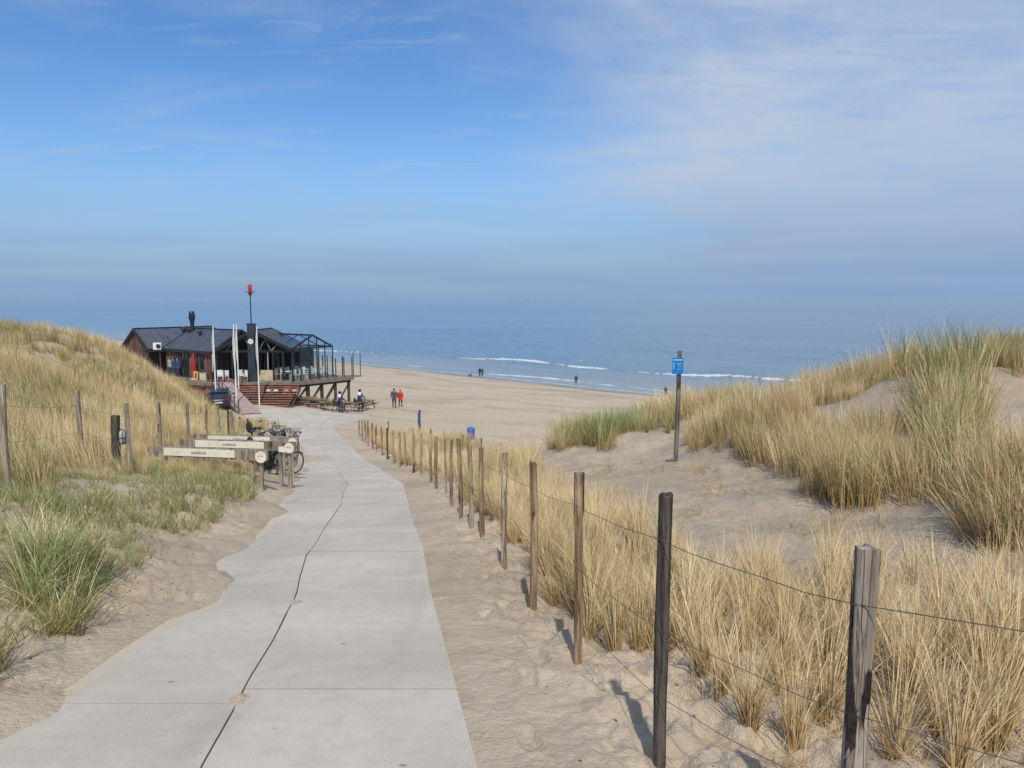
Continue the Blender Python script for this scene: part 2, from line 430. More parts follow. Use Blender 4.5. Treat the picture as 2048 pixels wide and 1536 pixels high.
def sand_material():
    m = bpy.data.materials.new("sand"); m.use_nodes = True; nt = m.node_tree
    b = nt.nodes['Principled BSDF']; tc = N(nt, 'ShaderNodeTexCoord').outputs['Object']
    wet = N(nt, 'ShaderNodeAttribute', attribute_name='wet').outputs['Fac']
    litter = N(nt, 'ShaderNodeAttribute', attribute_name='litter').outputs['Fac']
    n1 = noise(nt, tc, 0.35, 5, 0.6); n2 = noise(nt, tc, 3.5, 6, 0.65); n3 = noise(nt, tc, 42, 4, 0.7)
    n4 = noise(nt, mapping(nt, tc, (0.05, 0.16, 1), (0, 0, -0.785)), 1.0, 5, 0.6)
    c = mixc(nt, maprange(nt, n2, 0.3, 0.7), (0.435, 0.345, 0.25), (0.585, 0.475, 0.35))
    c = mixc(nt, maprange(nt, n1, 0.3, 0.7, 0, 0.35), c, (0.515, 0.435, 0.335))
    c = mixc(nt, maprange(nt, n4, 0.48, 0.66, 0, 0.6), c, (0.315, 0.255, 0.185))
    c = mixc(nt, maprange(nt, n3, 0.25, 0.75, 0.0, 0.28), c, (0.31, 0.24, 0.175))
    vo = N(nt, 'ShaderNodeTexVoronoi'); vo.inputs['Scale'].default_value = 9.0; L(nt, tc, vo.inputs['Vector'])
    spk = math_node(nt, 'LESS_THAN', vo.outputs['Distance'], 0.13)
    vc = N(nt, 'ShaderNodeSeparateColor'); L(nt, vo.outputs['Color'], vc.inputs[0])
    spk = math_node(nt, 'MULTIPLY', spk, math_node(nt, 'GREATER_THAN', vc.outputs[0], 0.72))
    spk = math_node(nt, 'MULTIPLY', spk, litter)
    c = mixc(nt, math_node(nt, 'MULTIPLY', spk, 0.75), c, (0.07, 0.05, 0.035))
    hum = N(nt, 'ShaderNodeAttribute', attribute_name='humus').outputs['Fac']
    nh = noise(nt, tc, 1.1, 7, 0.68); nk = noise(nt, mapping(nt, tc, (7, 7, 7)), 1.0, 6, 0.75, 1.2)
    c = mixc(nt, math_node(nt, 'MULTIPLY', hum, maprange(nt, nh, 0.35, 0.65, 0.15, 0.8)), c, (0.335, 0.275, 0.215))
    c = mixc(nt, math_node(nt, 'MULTIPLY', hum, maprange(nt, nk, 0.56, 0.66, 0.0, 0.6)), c, (0.16, 0.115, 0.07))
    c = mixc(nt, math_node(nt, 'MULTIPLY', wet, 0.8), c, (0.16, 0.135, 0.11))
    L(nt, c, b.inputs['Base Color'])
    L(nt, maprange(nt, wet, 0, 1, 0.9, 0.32), b.inputs['Roughness'])
    b.inputs['Specular IOR Level'].default_value = 0.25
    bn = N(nt, 'ShaderNodeBump'); bn.inputs['Strength'].default_value = 0.8; bn.inputs['Distance'].default_value = 0.045
    h = math_node(nt, 'ADD', noise(nt, tc, 16, 5, 0.65), math_node(nt, 'MULTIPLY', noise(nt, tc, 80, 3, 0.7), 0.3))
    L(nt, h, bn.inputs['Height']); L(nt, bn.outputs[0], b.inputs['Normal'])
    return m

def concrete_material():
    m = bpy.data.materials.new("concrete"); m.use_nodes = True; nt = m.node_tree
    b = nt.nodes['Principled BSDF']; tc = N(nt, 'ShaderNodeTexCoord').outputs['Object']
    oi = N(nt, 'ShaderNodeObjectInfo').outputs['Random']
    n1 = noise(nt, tc, 0.8, 6, 0.6, 0.4); n2 = noise(nt, tc, 7, 5, 0.65); n3 = noise(nt, tc, 75, 3, 0.7)
    n5 = noise(nt, mapping(nt, tc, (0.5, 2.2, 1)), 1.2, 5, 0.6)
    c = mixc(nt, maprange(nt, n1, 0.3, 0.7), (0.375, 0.33, 0.275), (0.505, 0.45, 0.38))
    c = mixc(nt, maprange(nt, n2, 0.4, 0.7, 0, 0.5), c, (0.33, 0.305, 0.27))
    c = mixc(nt, maprange(nt, n3, 0.35, 0.62, 0.0, 0.45), c, (0.57, 0.53, 0.475))
    c = mixc(nt, maprange(nt, n3, 0.58, 0.68, 0.0, 0.55), c, (0.22, 0.20, 0.18))
    c = mixc(nt, maprange(nt, n5, 0.52, 0.70, 0.0, 0.7), c, (0.51, 0.44, 0.345))      # blown sand lying on the slab
    ed = N(nt, 'ShaderNodeAttribute', attribute_name='edge').outputs['Fac']
    n8 = noise(nt, tc, 2.2, 6, 0.7); n9 = noise(nt, tc, 26, 4, 0.7)
    fl = math_node(nt, 'SUBTRACT', math_node(nt, 'ADD', math_node(nt, 'MULTIPLY', n8, 1.1), math_node(nt, 'MULTIPLY', n9, 0.5)), math_node(nt, 'MULTIPLY', ed, 7.5))
    c = mixc(nt, maprange(nt, fl, 0.30, 0.66, 0.0, 0.85), c, (0.50, 0.415, 0.315))      # sand feathering over the slab edge
    st_ = noise(nt, mapping(nt, tc, (1.6, 0.16, 1), (0, 0, 0.18)), 1.0, 5, 0.6)
    c = mixc(nt, maprange(nt, st_, 0.55, 0.72, 0.0, 0.25), c, (0.27, 0.25, 0.225))       # long faint tyre and wear marks
    vo = N(nt, 'ShaderNodeTexVoronoi'); vo.inputs['Scale'].default_value = 2.2; L(nt, mapping(nt, tc, (1, 1.3, 1)), vo.inputs['Vector'])
    vc = N(nt, 'ShaderNodeSeparateColor'); L(nt, vo.outputs['Color'], vc.inputs[0])
    spot = math_node(nt, 'MULTIPLY', math_node(nt, 'LESS_THAN', vo.outputs['Distance'], 0.045), math_node(nt, 'GREATER_THAN', vc.outputs[1], 0.55))
    c = mixc(nt, math_node(nt, 'MULTIPLY', spot, 0.6), c, (0.12, 0.11, 0.10))
    hsv = N(nt, 'ShaderNodeHueSaturation'); L(nt, c, hsv.inputs['Color']); L(nt, maprange(nt, oi, 0, 1, 0.95, 1.07, False), hsv.inputs['Value'])
    L(nt, hsv.outputs[0], b.inputs['Base Color']); b.inputs['Roughness'].default_value = 0.85; b.inputs['Specular IOR Level'].default_value = 0.3
    bn = N(nt, 'ShaderNodeBump'); bn.inputs['Strength'].default_value = 0.35; bn.inputs['Distance'].default_value = 0.006
    L(nt, math_node(nt, 'ADD', n3, n2), bn.inputs['Height']); L(nt, bn.outputs[0], b.inputs['Normal'])
    return m

def sea_material():
    m = bpy.data.materials.new("sea_water"); m.use_nodes = True; nt = m.node_tree
    b = nt.nodes['Principled BSDF']; tc = N(nt, 'ShaderNodeTexCoord').outputs['Object']
    foam = N(nt, 'ShaderNodeAttribute', attribute_name='foam').outputs['Fac']
    shal = N(nt, 'ShaderNodeAttribute', attribute_name='shallow').outputs['Fac']
    rot = mapping(nt, tc, (1, 1, 1), (0, 0, -0.785))
    n1 = noise(nt, mapping(nt, rot, (0.35, 0.05, 1)), 1.0, 5, 0.6); n2 = noise(nt, mapping(nt, rot, (0.02, 0.004, 1)), 1.0, 4, 0.55)
    c = mixc(nt, maprange(nt, n2, 0.3, 0.7), (0.12, 0.195, 0.275), (0.145, 0.225, 0.305))
    c = mixc(nt, math_node(nt, 'MULTIPLY', shal, 0.85), c, (0.25, 0.275, 0.27))
    n3 = noise(nt, mapping(nt, rot, (1.1, 0.3, 1)), 1.0, 6, 0.7)
    fm = maprange(nt, math_node(nt, 'ADD', foam, math_node(nt, 'MULTIPLY', math_node(nt, 'SUBTRACT', n3, 0.5), 0.9)), 0.35, 0.62)
    c = mixc(nt, fm, c, (0.55, 0.58, 0.60))
    L(nt, c, b.inputs['Base Color']); L(nt, maprange(nt, fm, 0, 1, 0.24, 0.8), b.inputs['Roughness']); b.inputs['IOR'].default_value = 1.33
    b.inputs['Specular IOR Level'].default_value = 0.42
    bn = N(nt, 'ShaderNodeBump'); bn.inputs['Strength'].default_value = 0.7; bn.inputs['Distance'].default_value = 0.6
    h = math_node(nt, 'ADD', n1, math_node(nt, 'MULTIPLY', noise(nt, mapping(nt, rot, (1.5, 0.35, 1)), 1.0, 4, 0.6), 0.35))
    L(nt, h, bn.inputs['Height']); L(nt, bn.outputs[0], b.inputs['Normal'])
    return m

def grass_material():
    m = bpy.data.materials.new("marram"); m.use_nodes = True; nt = m.node_tree; nt.nodes.clear()
    out = N(nt, 'ShaderNodeOutputMaterial')
    rnd = N(nt, 'ShaderNodeAttribute', attribute_name='blade').outputs['Fac']
    t = N(nt, 'ShaderNodeAttribute', attribute_name='along').outputs['Fac']
    gi = N(nt, 'ShaderNodeAttribute', attribute_name='green', attribute_type='INSTANCER').outputs['Fac']
    go = N(nt, 'ShaderNodeAttribute', attribute_name='green', attribute_type='OBJECT').outputs['Fac']
    ti = N(nt, 'ShaderNodeAttribute', attribute_name='tint', attribute_type='INSTANCER').outputs['Fac']
    g = math_node(nt, 'ADD', gi, go)
    ramp = N(nt, 'ShaderNodeValToRGB'); L(nt, rnd, ramp.inputs[0])
    e = ramp.color_ramp.elements; e[0].position = 0.0; e[0].color = (0.40, 0.265, 0.12, 1); e[1].position = 1.0; e[1].color = (0.90, 0.76, 0.52, 1)
    x = ramp.color_ramp.elements.new(0.35); x.color = (0.68, 0.50, 0.255, 1)
    x = ramp.color_ramp.elements.new(0.7); x.color = (0.80, 0.615, 0.355, 1)
    gr = N(nt, 'ShaderNodeValToRGB'); L(nt, rnd, gr.inputs[0])
    e = gr.color_ramp.elements; e[0].position = 0; e[0].color = (0.085, 0.15, 0.04, 1); e[1].position = 1; e[1].color = (0.27, 0.34, 0.115, 1)
    thr = math_node(nt, 'SUBTRACT', math_node(nt, 'FRACT', math_node(nt, 'MULTIPLY', rnd, 7.31)), g)
    isg = maprange(nt, thr, -0.08, 0.08, 1.0, 0.0)
    c = mixc(nt, isg, ramp.outputs[0], gr.outputs[0])
    hsv = N(nt, 'ShaderNodeHueSaturation'); L(nt, c, hsv.inputs['Color']); L(nt, maprange(nt, ti, -1, 1, 0.72, 1.28, False), hsv.inputs['Value'])
    L(nt, maprange(nt, ti, -1, 1, 1.12, 0.9, False), hsv.inputs['Saturation'])
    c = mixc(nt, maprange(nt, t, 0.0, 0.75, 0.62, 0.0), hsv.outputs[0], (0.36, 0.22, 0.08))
    geo = N(nt, 'ShaderNodeNewGeometry'); va = N(nt, 'ShaderNodeVectorMath', operation='ADD'); L(nt, geo.outputs['Normal'], va.inputs[0]); va.inputs[1].default_value = (0, 0, 1.1)
    vn = N(nt, 'ShaderNodeVectorMath', operation='NORMALIZE'); L(nt, va.outputs[0], vn.inputs[0])      # shading normal bent upward to brighten the blades in the sun
    d = N(nt, 'ShaderNodeBsdfDiffuse'); L(nt, c, d.inputs[0]); L(nt, vn.outputs[0], d.inputs['Normal'])
    tr = N(nt, 'ShaderNodeBsdfTranslucent'); L(nt, c, tr.inputs[0])
    mx = N(nt, 'ShaderNodeMixShader'); mx.inputs[0].default_value = 0.28; L(nt, d.outputs[0], mx.inputs[1]); L(nt, tr.outputs[0], mx.inputs[2])
    gl = N(nt, 'ShaderNodeBsdfGlossy'); gl.inputs['Roughness'].default_value = 0.45
    mx2 = N(nt, 'ShaderNodeMixShader'); mx2.inputs[0].default_value = 0.04; L(nt, mx.outputs[0], mx2.inputs[1]); L(nt, gl.outputs[0], mx2.inputs[2])
    L(nt, mx2.outputs[0], out.inputs[0])
    return m

def glass_material():
    m = bpy.data.materials.new("window_glass"); m.use_nodes = True; nt = m.node_tree; nt.nodes.clear()
    out = N(nt, 'ShaderNodeOutputMaterial'); tr = N(nt, 'ShaderNodeBsdfTransparent'); tr.inputs[0].default_value = (0.93, 0.96, 0.96, 1)
    gl = N(nt, 'ShaderNodeBsdfGlossy'); gl.inputs['Roughness'].default_value = 0.03; gl.inputs[0].default_value = (0.9, 0.95, 1, 1)
    fr = N(nt, 'ShaderNodeFresnel'); fr.inputs[0].default_value = 1.5
    mx = N(nt, 'ShaderNodeMixShader'); L(nt, math_node(nt, 'MULTIPLY', fr.outputs[0], 0.3), mx.inputs[0]); L(nt, tr.outputs[0], mx.inputs[1]); L(nt, gl.outputs[0], mx.inputs[2])
    L(nt, mx.outputs[0], out.inputs[0]); return m

SAND, CONC, SEA, GRASS, GLASS = sand_material(), concrete_material(), sea_material(), grass_material(), glass_material()
WOODS = ('grey', 'tan', 'pale', 'dark')
def wood(kind):
    cfg = {'grey': ((0.23, 0.205, 0.175), (0.10, 0.085, 0.07)), 'tan': ((0.42, 0.30, 0.19), (0.19, 0.125, 0.075)),
           'pale': ((0.50, 0.41, 0.29), (0.23, 0.165, 0.11)), 'dark': ((0.135, 0.115, 0.10), (0.055, 0.045, 0.04)), 'silver': ((0.40, 0.345, 0.285), (0.21, 0.17, 0.135))}[kind]
    name = 'post_wood_' + kind
    if name in MATS: return MATS[name]
    m = mat(name, cfg[0], 0.85, 0.12, 7.0, (2.2, 2.2, 0.22), col2=cfg[1], bump=0.8, bscale=16, spec=0.2)
    # dark bark remnants and charring with a shape of their own
    nt = m.node_tree; b = nt.nodes['Principled BSDF']; src = b.inputs['Base Color'].links[0].from_socket
    tc = N(nt, 'ShaderNodeTexCoord').outputs['Object']; oi = N(nt, 'ShaderNodeObjectInfo')
    vv = N(nt, 'ShaderNodeVectorMath', operation='SCALE'); vv.inputs[0].default_value = (11, 7, 5); L(nt, oi.outputs['Random'], vv.inputs['Scale'])
    va = N(nt, 'ShaderNodeVectorMath', operation='ADD'); L(nt, mapping(nt, tc, (6, 6, 1.4)), va.inputs[0]); L(nt, vv.outputs[0], va.inputs[1])
    n = noise(nt, va.outputs[0], 1.0, 4, 0.6, 0.3)
    c = mixc(nt, maprange(nt, n, 0.565, 0.63, 0, 0.85), src, (0.05, 0.03, 0.022))
    vb = N(nt, 'ShaderNodeVectorMath', operation='ADD'); L(nt, mapping(nt, tc, (30, 30, 1.3)), vb.inputs[0]); L(nt, vv.outputs[0], vb.inputs[1])
    cr = math_node(nt, 'ABSOLUTE', math_node(nt, 'SUBTRACT', noise(nt, vb.outputs[0], 1.0, 3, 0.55), 0.5))
    c = mixc(nt, maprange(nt, cr, 0.0, 0.012, 0.75, 0.0), c, (0.03, 0.022, 0.018)); L(nt, c, b.inputs['Base Color'])
    b2 = N(nt, 'ShaderNodeBump'); b2.inputs['Strength'].default_value = 0.9; b2.inputs['Distance'].default_value = 0.008
    L(nt, maprange(nt, cr, 0.0, 0.05), b2.inputs['Height']); L(nt, b.inputs['Normal'].links[0].from_socket, b2.inputs['Normal']); L(nt, b2.outputs[0], b.inputs['Normal'])
    return m

# ================================================================== THE SETTING
def polar_sheet(angs, rads):
    a = np.asarray(angs)[None, :]; r = np.asarray(rads)[:, None]
    x = r * np.sin(a); y = r * np.cos(a)
    return x, y

def build_sand():
    fine = np.radians(np.linspace(-41, 41, 560)); co = np.radians(np.linspace(-178, -42, 46)); co2 = np.radians(np.linspace(42, 182, 47))
    angs = np.r_[co, fine, co2]
    rads = np.r_[np.geomspace(0.9, 60, 620)[:-1], np.geomspace(60, 700, 120)]
    x, y = polar_sheet(angs, rads); z = ground(x, y)
    s = (x + y) * 0.70710678
    wet = sstep(97.5, 100.5, s + fbm(x * 0.05, y * 0.05, 3, 3) * 5) * 0.9
    tide = np.exp(-((s - 90 - fbm(x * 0.03, y * 0.03, 3, 8) * 9) / 1.3) ** 2) * 0.45
    wet = np.clip(wet + tide, 0, 1)
    d, sl = path_dist(x, y)
    litter = np.clip(sstep(0.0, 0.3, d) * (1 - sstep(2.0, 5, d)) * (1 - sstep(30, 50, y)) + 0.12 * (s < 24), 0, 1)
    humus = (1 - sstep(19, 23, s)) * sstep(1.6, 3.2, d) * np.where(sl, .5, 1.0)
    me = np_mesh('beach_sand', np.stack([x, y, z], -1).reshape(-1, 3), grid_quads(*x.shape)[:, ::-1], True, {'wet': wet.ravel(), 'litter': litter.ravel(), 'humus': humus.ravel()})
    o = link('ground', me, SAND); tag(o, kind='structure', label='pale sand of the dunes and the wide beach'); return o
build_sand()

def slab(xa, xb, y0, y1, parent, tilt=(0, 0), over=(0, 0)):
    n = max(2, int((y1 - y0) / (0.12 if y0 < 12 else 0.35)) + 1); ys = np.linspace(y0, y1, n); rows = []
    m = 4
    for yy in ys:
        a, b = xa(yy) - over[0], xb(yy) + over[1]
        rows.append([(a + (b - a) * j / (m - 1), yy) for j in range(m)])
    g = np.array(rows); zz = base(g[..., 0], g[..., 1]) + tilt[0] * (g[..., 1] - (y0 + y1) / 2) + tilt[1]
    V = np.concatenate([np.dstack([g, zz]).reshape(-1, 3), np.dstack([g, zz - 0.11]).reshape(-1, 3)])
    q = grid_quads(n, m); k0 = n * m
    Fq = [tuple(f) for f in q] + [tuple(i + k0 for i in f[::-1]) for f in q]
    for i in range(n - 1):
        for c in (0, m - 1):
            p = i * m + c; f = (p, p + m, p + m + k0, p + k0); Fq.append(f if c == 0 else f[::-1])
    for c in range(m - 1):
        for i in (0, n - 1):
            p = i * m + c; f = (p, p + 1, p + 1 + k0, p + k0); Fq.append(f[::-1] if i == 0 else f)
    b = MB(); b.add(V, Fq, False); o = b.build('slab', CONC, parent)
    ed = np.minimum(V[:, 0] - xl(V[:, 1]), (xr(V[:, 1]) - V[:, 0]) * 2.2 + .03)
    a = o.data.attributes.new('edge', 'FLOAT', 'POINT'); a.data.foreach_set('value', ed.astype(np.float32)); return o

path = empty('path', (0, 0, 0)); tag(path, label='pale concrete slab path running down to the beach', kind='structure')
def ycuts(pys, px): return [hit(px, p, base)[1] for p in pys]
GAP = 0.0045
cuts_r = [0.8] + ycuts([1378, 1258, 1103, 1040, 993, 962, 938, 918, 900, 885, 873, 862], 700) + [47.2]
cuts_l = [0.8] + ycuts([1408, 1203, 1108, 1050, 1008, 975, 948, 926, 908, 892, 878, 866], 560) + [47.2]
rs = random.Random(3)
for cuts, a, b, ov in ((cuts_r, lambda y: xm(y) + GAP, xr, (0, 0.0)), (cuts_l, xl, lambda y: xm(y) - GAP, (0.06, 0))):
    cuts = sorted(cuts)
    for i in range(len(cuts) - 1):
        if cuts[i + 1] - cuts[i] < 0.3: continue
        slab(a, b, cuts[i] + 0.006, cuts[i + 1] - 0.006, path, (rs.uniform(-.003, .003), rs.uniform(-.006, .006)), ov)
plaza_y = list(np.linspace(47.2, PATH_END - 0.05, 6))
for i in range(5):
    w = 4
    for j in range(w):
        fa = lambda y, j=j: xl(y) + (xr(y) - xl(y)) * j / w + 0.01
        fb = lambda y, j=j: xl(y) + (xr(y) - xl(y)) * (j + 1) / w - 0.01
        slab(fa, fb, plaza_y[i] + .008, plaza_y[i + 1] - .008, path, (0, rs.uniform(-.006, .006)))

def sea_hit(px, py):
    d = ray(px, py); t = -CZ / d[2]; return d[0] * t, d[1] * t
def build_sea():
    fine = np.radians(np.linspace(-44, 44, 640)); co = np.radians(np.linspace(-75, -45, 16)); co2 = np.radians(np.linspace(45, 110, 33))
    angs = np.r_[co, fine, co2]
    rads = np.r_[np.geomspace(78, 420, 440)[:-1], np.geomspace(420, 21000, 110)]
    x, y = polar_sheet(angs, rads); s = (x + y) * 0.70710678; t = (y - x) * 0.70710678
    def line(pts):
        w = np.array([sea_hit(*p) for p in pts]); ss = (w[:, 0] + w[:, 1]) * .7071; tt = (w[:, 1] - w[:, 0]) * .7071
        o = np.argsort(tt); return np.interp(t, tt[o], ss[o])
    z = np.zeros_like(x); foam = np.zeros_like(x)
    s1 = line([(245, 681), (680, 703), (860, 712), (960, 718), (1060, 724), (1180, 737), (1300, 748), (1500, 757), (1700, 770)])
    def breaker(s0, h, wid, seed, cover, lenscale=0.03, face=1.0):
        nonlocal z, foam
        u = s - s0 - vnoise(t * 0.06, t * 0 + seed, seed) * 3.0
        m1 = vnoise(t * lenscale, t * 0 + seed * 3.7, seed + 1) + .5 * vnoise(t * lenscale * 3.3, t * 0, seed + 2)
        al = np.clip(cover + 1.15 * m1, 0, 1); wd = wid * (.35 + 1.1 * np.clip(cover + m1, 0, 1)) * (.8 + .8 * vnoise(t * .35, s * 0, seed + 4))
        z += h * (0.35 + 0.65 * al) * np.exp(-np.where(u < 0, (u / (wid * .6)) ** 2, (u / (wid * 1.6)) ** 2))
        foam = np.maximum(foam, (.15 + .68 * al) * np.exp(-((u + wid * 0.45) / (wd * 0.6)) ** 2) * (al > 0.02))
        tail = np.exp(-np.maximum(0, -(u + wid * .4)) / (wid * 2.0)) * (u < 0)
        foam = np.maximum(foam, 0.36 * al * tail)
    breaker(s1, 0.45, 0.62, 11, 0.58, 0.03)
    breaker(s1 + 11, 0.42, 1.6, 17, 0.02, 0.03)
    breaker(s1 - 13, 0.2, 0.8, 23, 0.12, 0.03)
    breaker(np.full_like(s, 110.0), 0.22, 0.9, 29, 0.2, 0.03)
    shore = 104.4 + vnoise(t * 0.035, t * 0, 31) * 2.6 + vnoise(t * 0.15, t * 0, 33) * 0.8
    foam = np.maximum(foam, 0.58 * np.exp(-((s - shore - 0.5) / 0.5) ** 2))
    foam = np.maximum(foam, 0.22 * np.exp(-((s - shore - 2.2) / 1.5) ** 2))
    amp = sstep(106, 125, s) * (1 - sstep(500, 1500, s))
    z += amp * (0.10 * np.sin(s * 0.42 + fbm(s * .02, t * .02, 2, 4) * 9) * (0.5 + vnoise(s * .03, t * .02, 9)) + fbm(s * 0.35, t * 0.08, 4, 51) * 0.34)
    z += (1 - sstep(101.5, 104.5, s)) * -0.5
    shal = 1 - sstep(104, 150, s + fbm(s * .05, t * .02, 3, 61) * 16)
    me = np_mesh('sea', np.stack([x, y, z], -1).reshape(-1, 3), grid_quads(*x.shape)[:, ::-1], True, {'foam': foam.ravel(), 'shallow': shal.ravel()})
    tag(link('sea', me, SEA), kind='structure', label='blue-grey sea with two lines of small breakers')
build_sea()

# ================================================================== FENCES
def post_shape(h, r, sides=9, seed=0, bury=0.35, lean=(0, 0), taper=0.1, rough=1.0):
    rr = random.Random(seed); b = MB(); V = []; levels = 9
    ph = [1 + rough * rr.uniform(-.13, .12) for _ in range(sides)]
    bx, by = rough * rr.uniform(-.02, .02), rough * rr.uniform(-.02, .02)
    for i in range(levels):
        f = i / (levels - 1); z = -bury + (h + bury) * f
        k_ = 1 - taper * f + rr.uniform(-.05, .05)
        cx = lean[0] * (z / h) + bx * math.sin(f * 3.1); cy = lean[1] * (z / h) + by * math.sin(f * 3.1)
        for j in range(sides):
            t = 2 * math.pi * j / sides; q = r * k_ * ph[j] * rr.uniform(.95, 1.05)
            V.append((cx + q * math.cos(t), cy + q * math.sin(t), z + (0.012 * rr.uniform(-1, 1) if i == levels - 1 else 0)))
    Fs = [(i * sides + j, i * sides + (j + 1) % sides, (i + 1) * sides + (j + 1) % sides, (i + 1) * sides + j) for i in range(levels - 1) for j in range(sides)]
    b.add(V, Fs, True); top = V[-sides:]
    c = (sum(p[0] for p in top) / sides, sum(p[1] for p in top) / sides, top[0][2] + 0.006)
    b.add(list(top) + [c], [(j, (j + 1) % sides, sides) for j in range(sides)], False)
    return b

def zg(x, y): return float(ground(np.array([x]), np.array([y]))[0])
def place_px(px, py):
    """where the photo's pixel meets the ground"""
    return hit(px, py, lambda a, b: ground(a, b))

# (x bottom, y bottom, y top, half width px, wood)
right_posts = [
 (1738, 1640, 1094, 25, 'silver'), (1320, 1530, 988, 14.5, 'dark'), (1155, 1327, 946, 9.5, 'tan'), (1063, 1216, 923, 7.8, 'tan'), (1010, 1138, 905, 5.6, 'pale'),
 (966, 1073, 895, 4.6, 'tan'), (942, 1055, 890, 4.6, 'pale'), (920, 1036, 877, 4.8, 'tan'), (904, 1011, 879, 3.9, 'tan'), (892, 986, 878, 2.3, 'pale'), (873, 978, 873, 3.4, 'tan'),
 (862, 964, 868, 2.8, 'pale'), (843, 952, 866, 2.6, 'pale'), (827, 945, 866, 3.0, 'pale'), (811, 936, 863, 2.1, 'tan'), (800, 932, 864, 2.4, 'pale'), (787, 927, 861, 2.2, 'pale'),
 (775, 918, 856, 2.1, 'dark'), (764, 911, 852, 1.8, 'tan'), (754, 905, 847, 1.8, 'pale'), (745, 898, 846, 1.7, 'tan'), (737, 892, 841, 1.7, 'tan'), (731, 887, 840, 1.6, 'pale'), (725, 882, 840, 1.6, 'tan'), (719, 873, 840, 1.6, 'pale')]
def wire(pts, name, parent, r=0.0022, sag=0.02):
    b = MB(); P = []
    for i in range(len(pts) - 1):
        a, c = Vector(pts[i]), Vector(pts[i + 1])
        for q in range(5):
            t = q / 5; p = a.lerp(c, t); p.z -= sag * 4 * t * (1 - t) + (random.uniform(-.006, .006) if q else 0); P.append(p)
    P.append(Vector(pts[-1])); b.tube(P, r, 5)
    return b.build(name, mat('fence_wire', (0.16, 0.14, 0.125), 0.6, 0.2, 30, metal=0.6), parent)

fence = None; tops = []; FENCE_R = []
post_labels = {0: 'thick grey stump-topped post with black charred patch', 1: 'straight dark grey squared post', 2: 'tan post with dark bark at its top'}
for i, (px, pb, pt, hw, kd) in enumerate(right_posts):
    if pb < 1536: x, y, z = place_px(px, pb)
    else:
        x, y = 1.155, 2.42; z = zg(x, y)
    _, _, zt = at_depth(px, pt, y); h = zt - z
    r = hw / F * (y * CP + (CZ - zt) * SP)
    if fence is None:
        fence = empty('wire_fence', (x, y, z), 'long post and wire fence along the seaward side of the concrete path', 'fence')
    o = post_shape(h, r, 10 if i < 6 else 7, 100 + i, lean=(0, 0) if i < 2 else (random.uniform(-.02, .02), random.uniform(-.03, .03)), taper=0.06, rough=.4 if i < 2 else 1)
    ob = o.build('post', wood(kd), fence, world=False); ob.location = Vector((x, y, z)) - fence.location
    if i in post_labels: ob['label'] = post_labels[i]
    tops.append((x, y, z, h, r)); FENCE_R.append((x, y))
x0, y0, z0, h0, r0 = tops[0]
# bark strip and charred hollow on the nearest post
b = MB()
for (zz, ww, aa) in [(0.0, .085, 2.75), (.2, .09, 2.8), (.42, .075, 2.85), (.62, .05, 2.9), (.8, .03, 3.0), (1.0, .018, 3.05), (1.12, .012, 3.1)]:
    pass
prof = [(-.2, .015), (.3, .012), (.47, .015), (.54, .042), (.64, .046), (.74, .032), (.88, .02), (1.02, .010), (1.16, .003)]
V = []
for zz, ww in prof:
    for a_ in (2.75, 2.85 + ww / r0 * .5, 2.95 + ww / r0 * 1.05):
        rr_ = r0 * 1.07 + 0.003; V.append((x0 + rr_ * math.cos(a_), y0 + rr_ * math.sin(a_), z0 + zz * h0 / 1.25))
b.add(V, [tuple(f) for f in grid_quads(len(prof), 3)], True)
b.build('bark_strip', mat('bark', (0.075, 0.05, 0.042), 0.9, 0.3, 40, bump=0.8), fence)
b = MB(); V = []; rj = random.Random(4); ncol = 12
lo_ = [.52, .50, .49, .51, .53, .545, .56, .555, .56, .57, .565, .58]; hi_ = [.60, .607, .60, .605, .65, .662, .658, .664, .66, .662, .658, .65]
for k_ in range(7):
    for q_ in range(ncol):
        a_ = 4.42 + .55 * q_ / (ncol - 1); f_ = lo_[q_] + (hi_[q_] - lo_[q_]) * k_ / 6 + rj.uniform(-.006, .006); rr_ = r0 * 1.045 + 0.0025
        V.append((x0 + rr_ * math.cos(a_), y0 + rr_ * math.sin(a_), z0 + f_ * h0))
b.add(V, [tuple(f) for f in grid_quads(7, ncol)], True)
b.build('charred_patch', mat('char', (0.016, 0.014, 0.014), 0.85, 0.3, 60, bump=0.6), fence)
for fr in (0.84, 0.52, 0.27):
    P = [(2.3, 0.95, zg(2.3, 0.95) + fr * 1.27)] + [(x - r * .9, y - r * .35, z + h * fr) for x, y, z, h, r in tops]
    wire(P, 'wire', fence, 0.0020 if fr > .8 else 0.0016)

# dark bark left on the top of the third post
x_, y_, z_, h_, r_ = tops[2]; V = []; rj = random.Random(8)
jag = [rj.uniform(.72, .84) for _ in range(14)]
for k_ in range(6):
    for q_ in range(15):
        t = 2 * math.pi * q_ / 14; f_ = jag[q_ % 14] + (1.0 - jag[q_ % 14]) * k_ / 5; V.append((x_ + r_ * 1.10 * math.cos(t), y_ + r_ * 1.10 * math.sin(t), z_ + f_ * h_))
b = MB(); b.add(V, [tuple(f) for f in grid_quads(6, 15)], True); b.build('bark_sleeve', mat('bark_brown', (0.11, 0.06, 0.042), .9, .3, 30, bump=.8), fence)
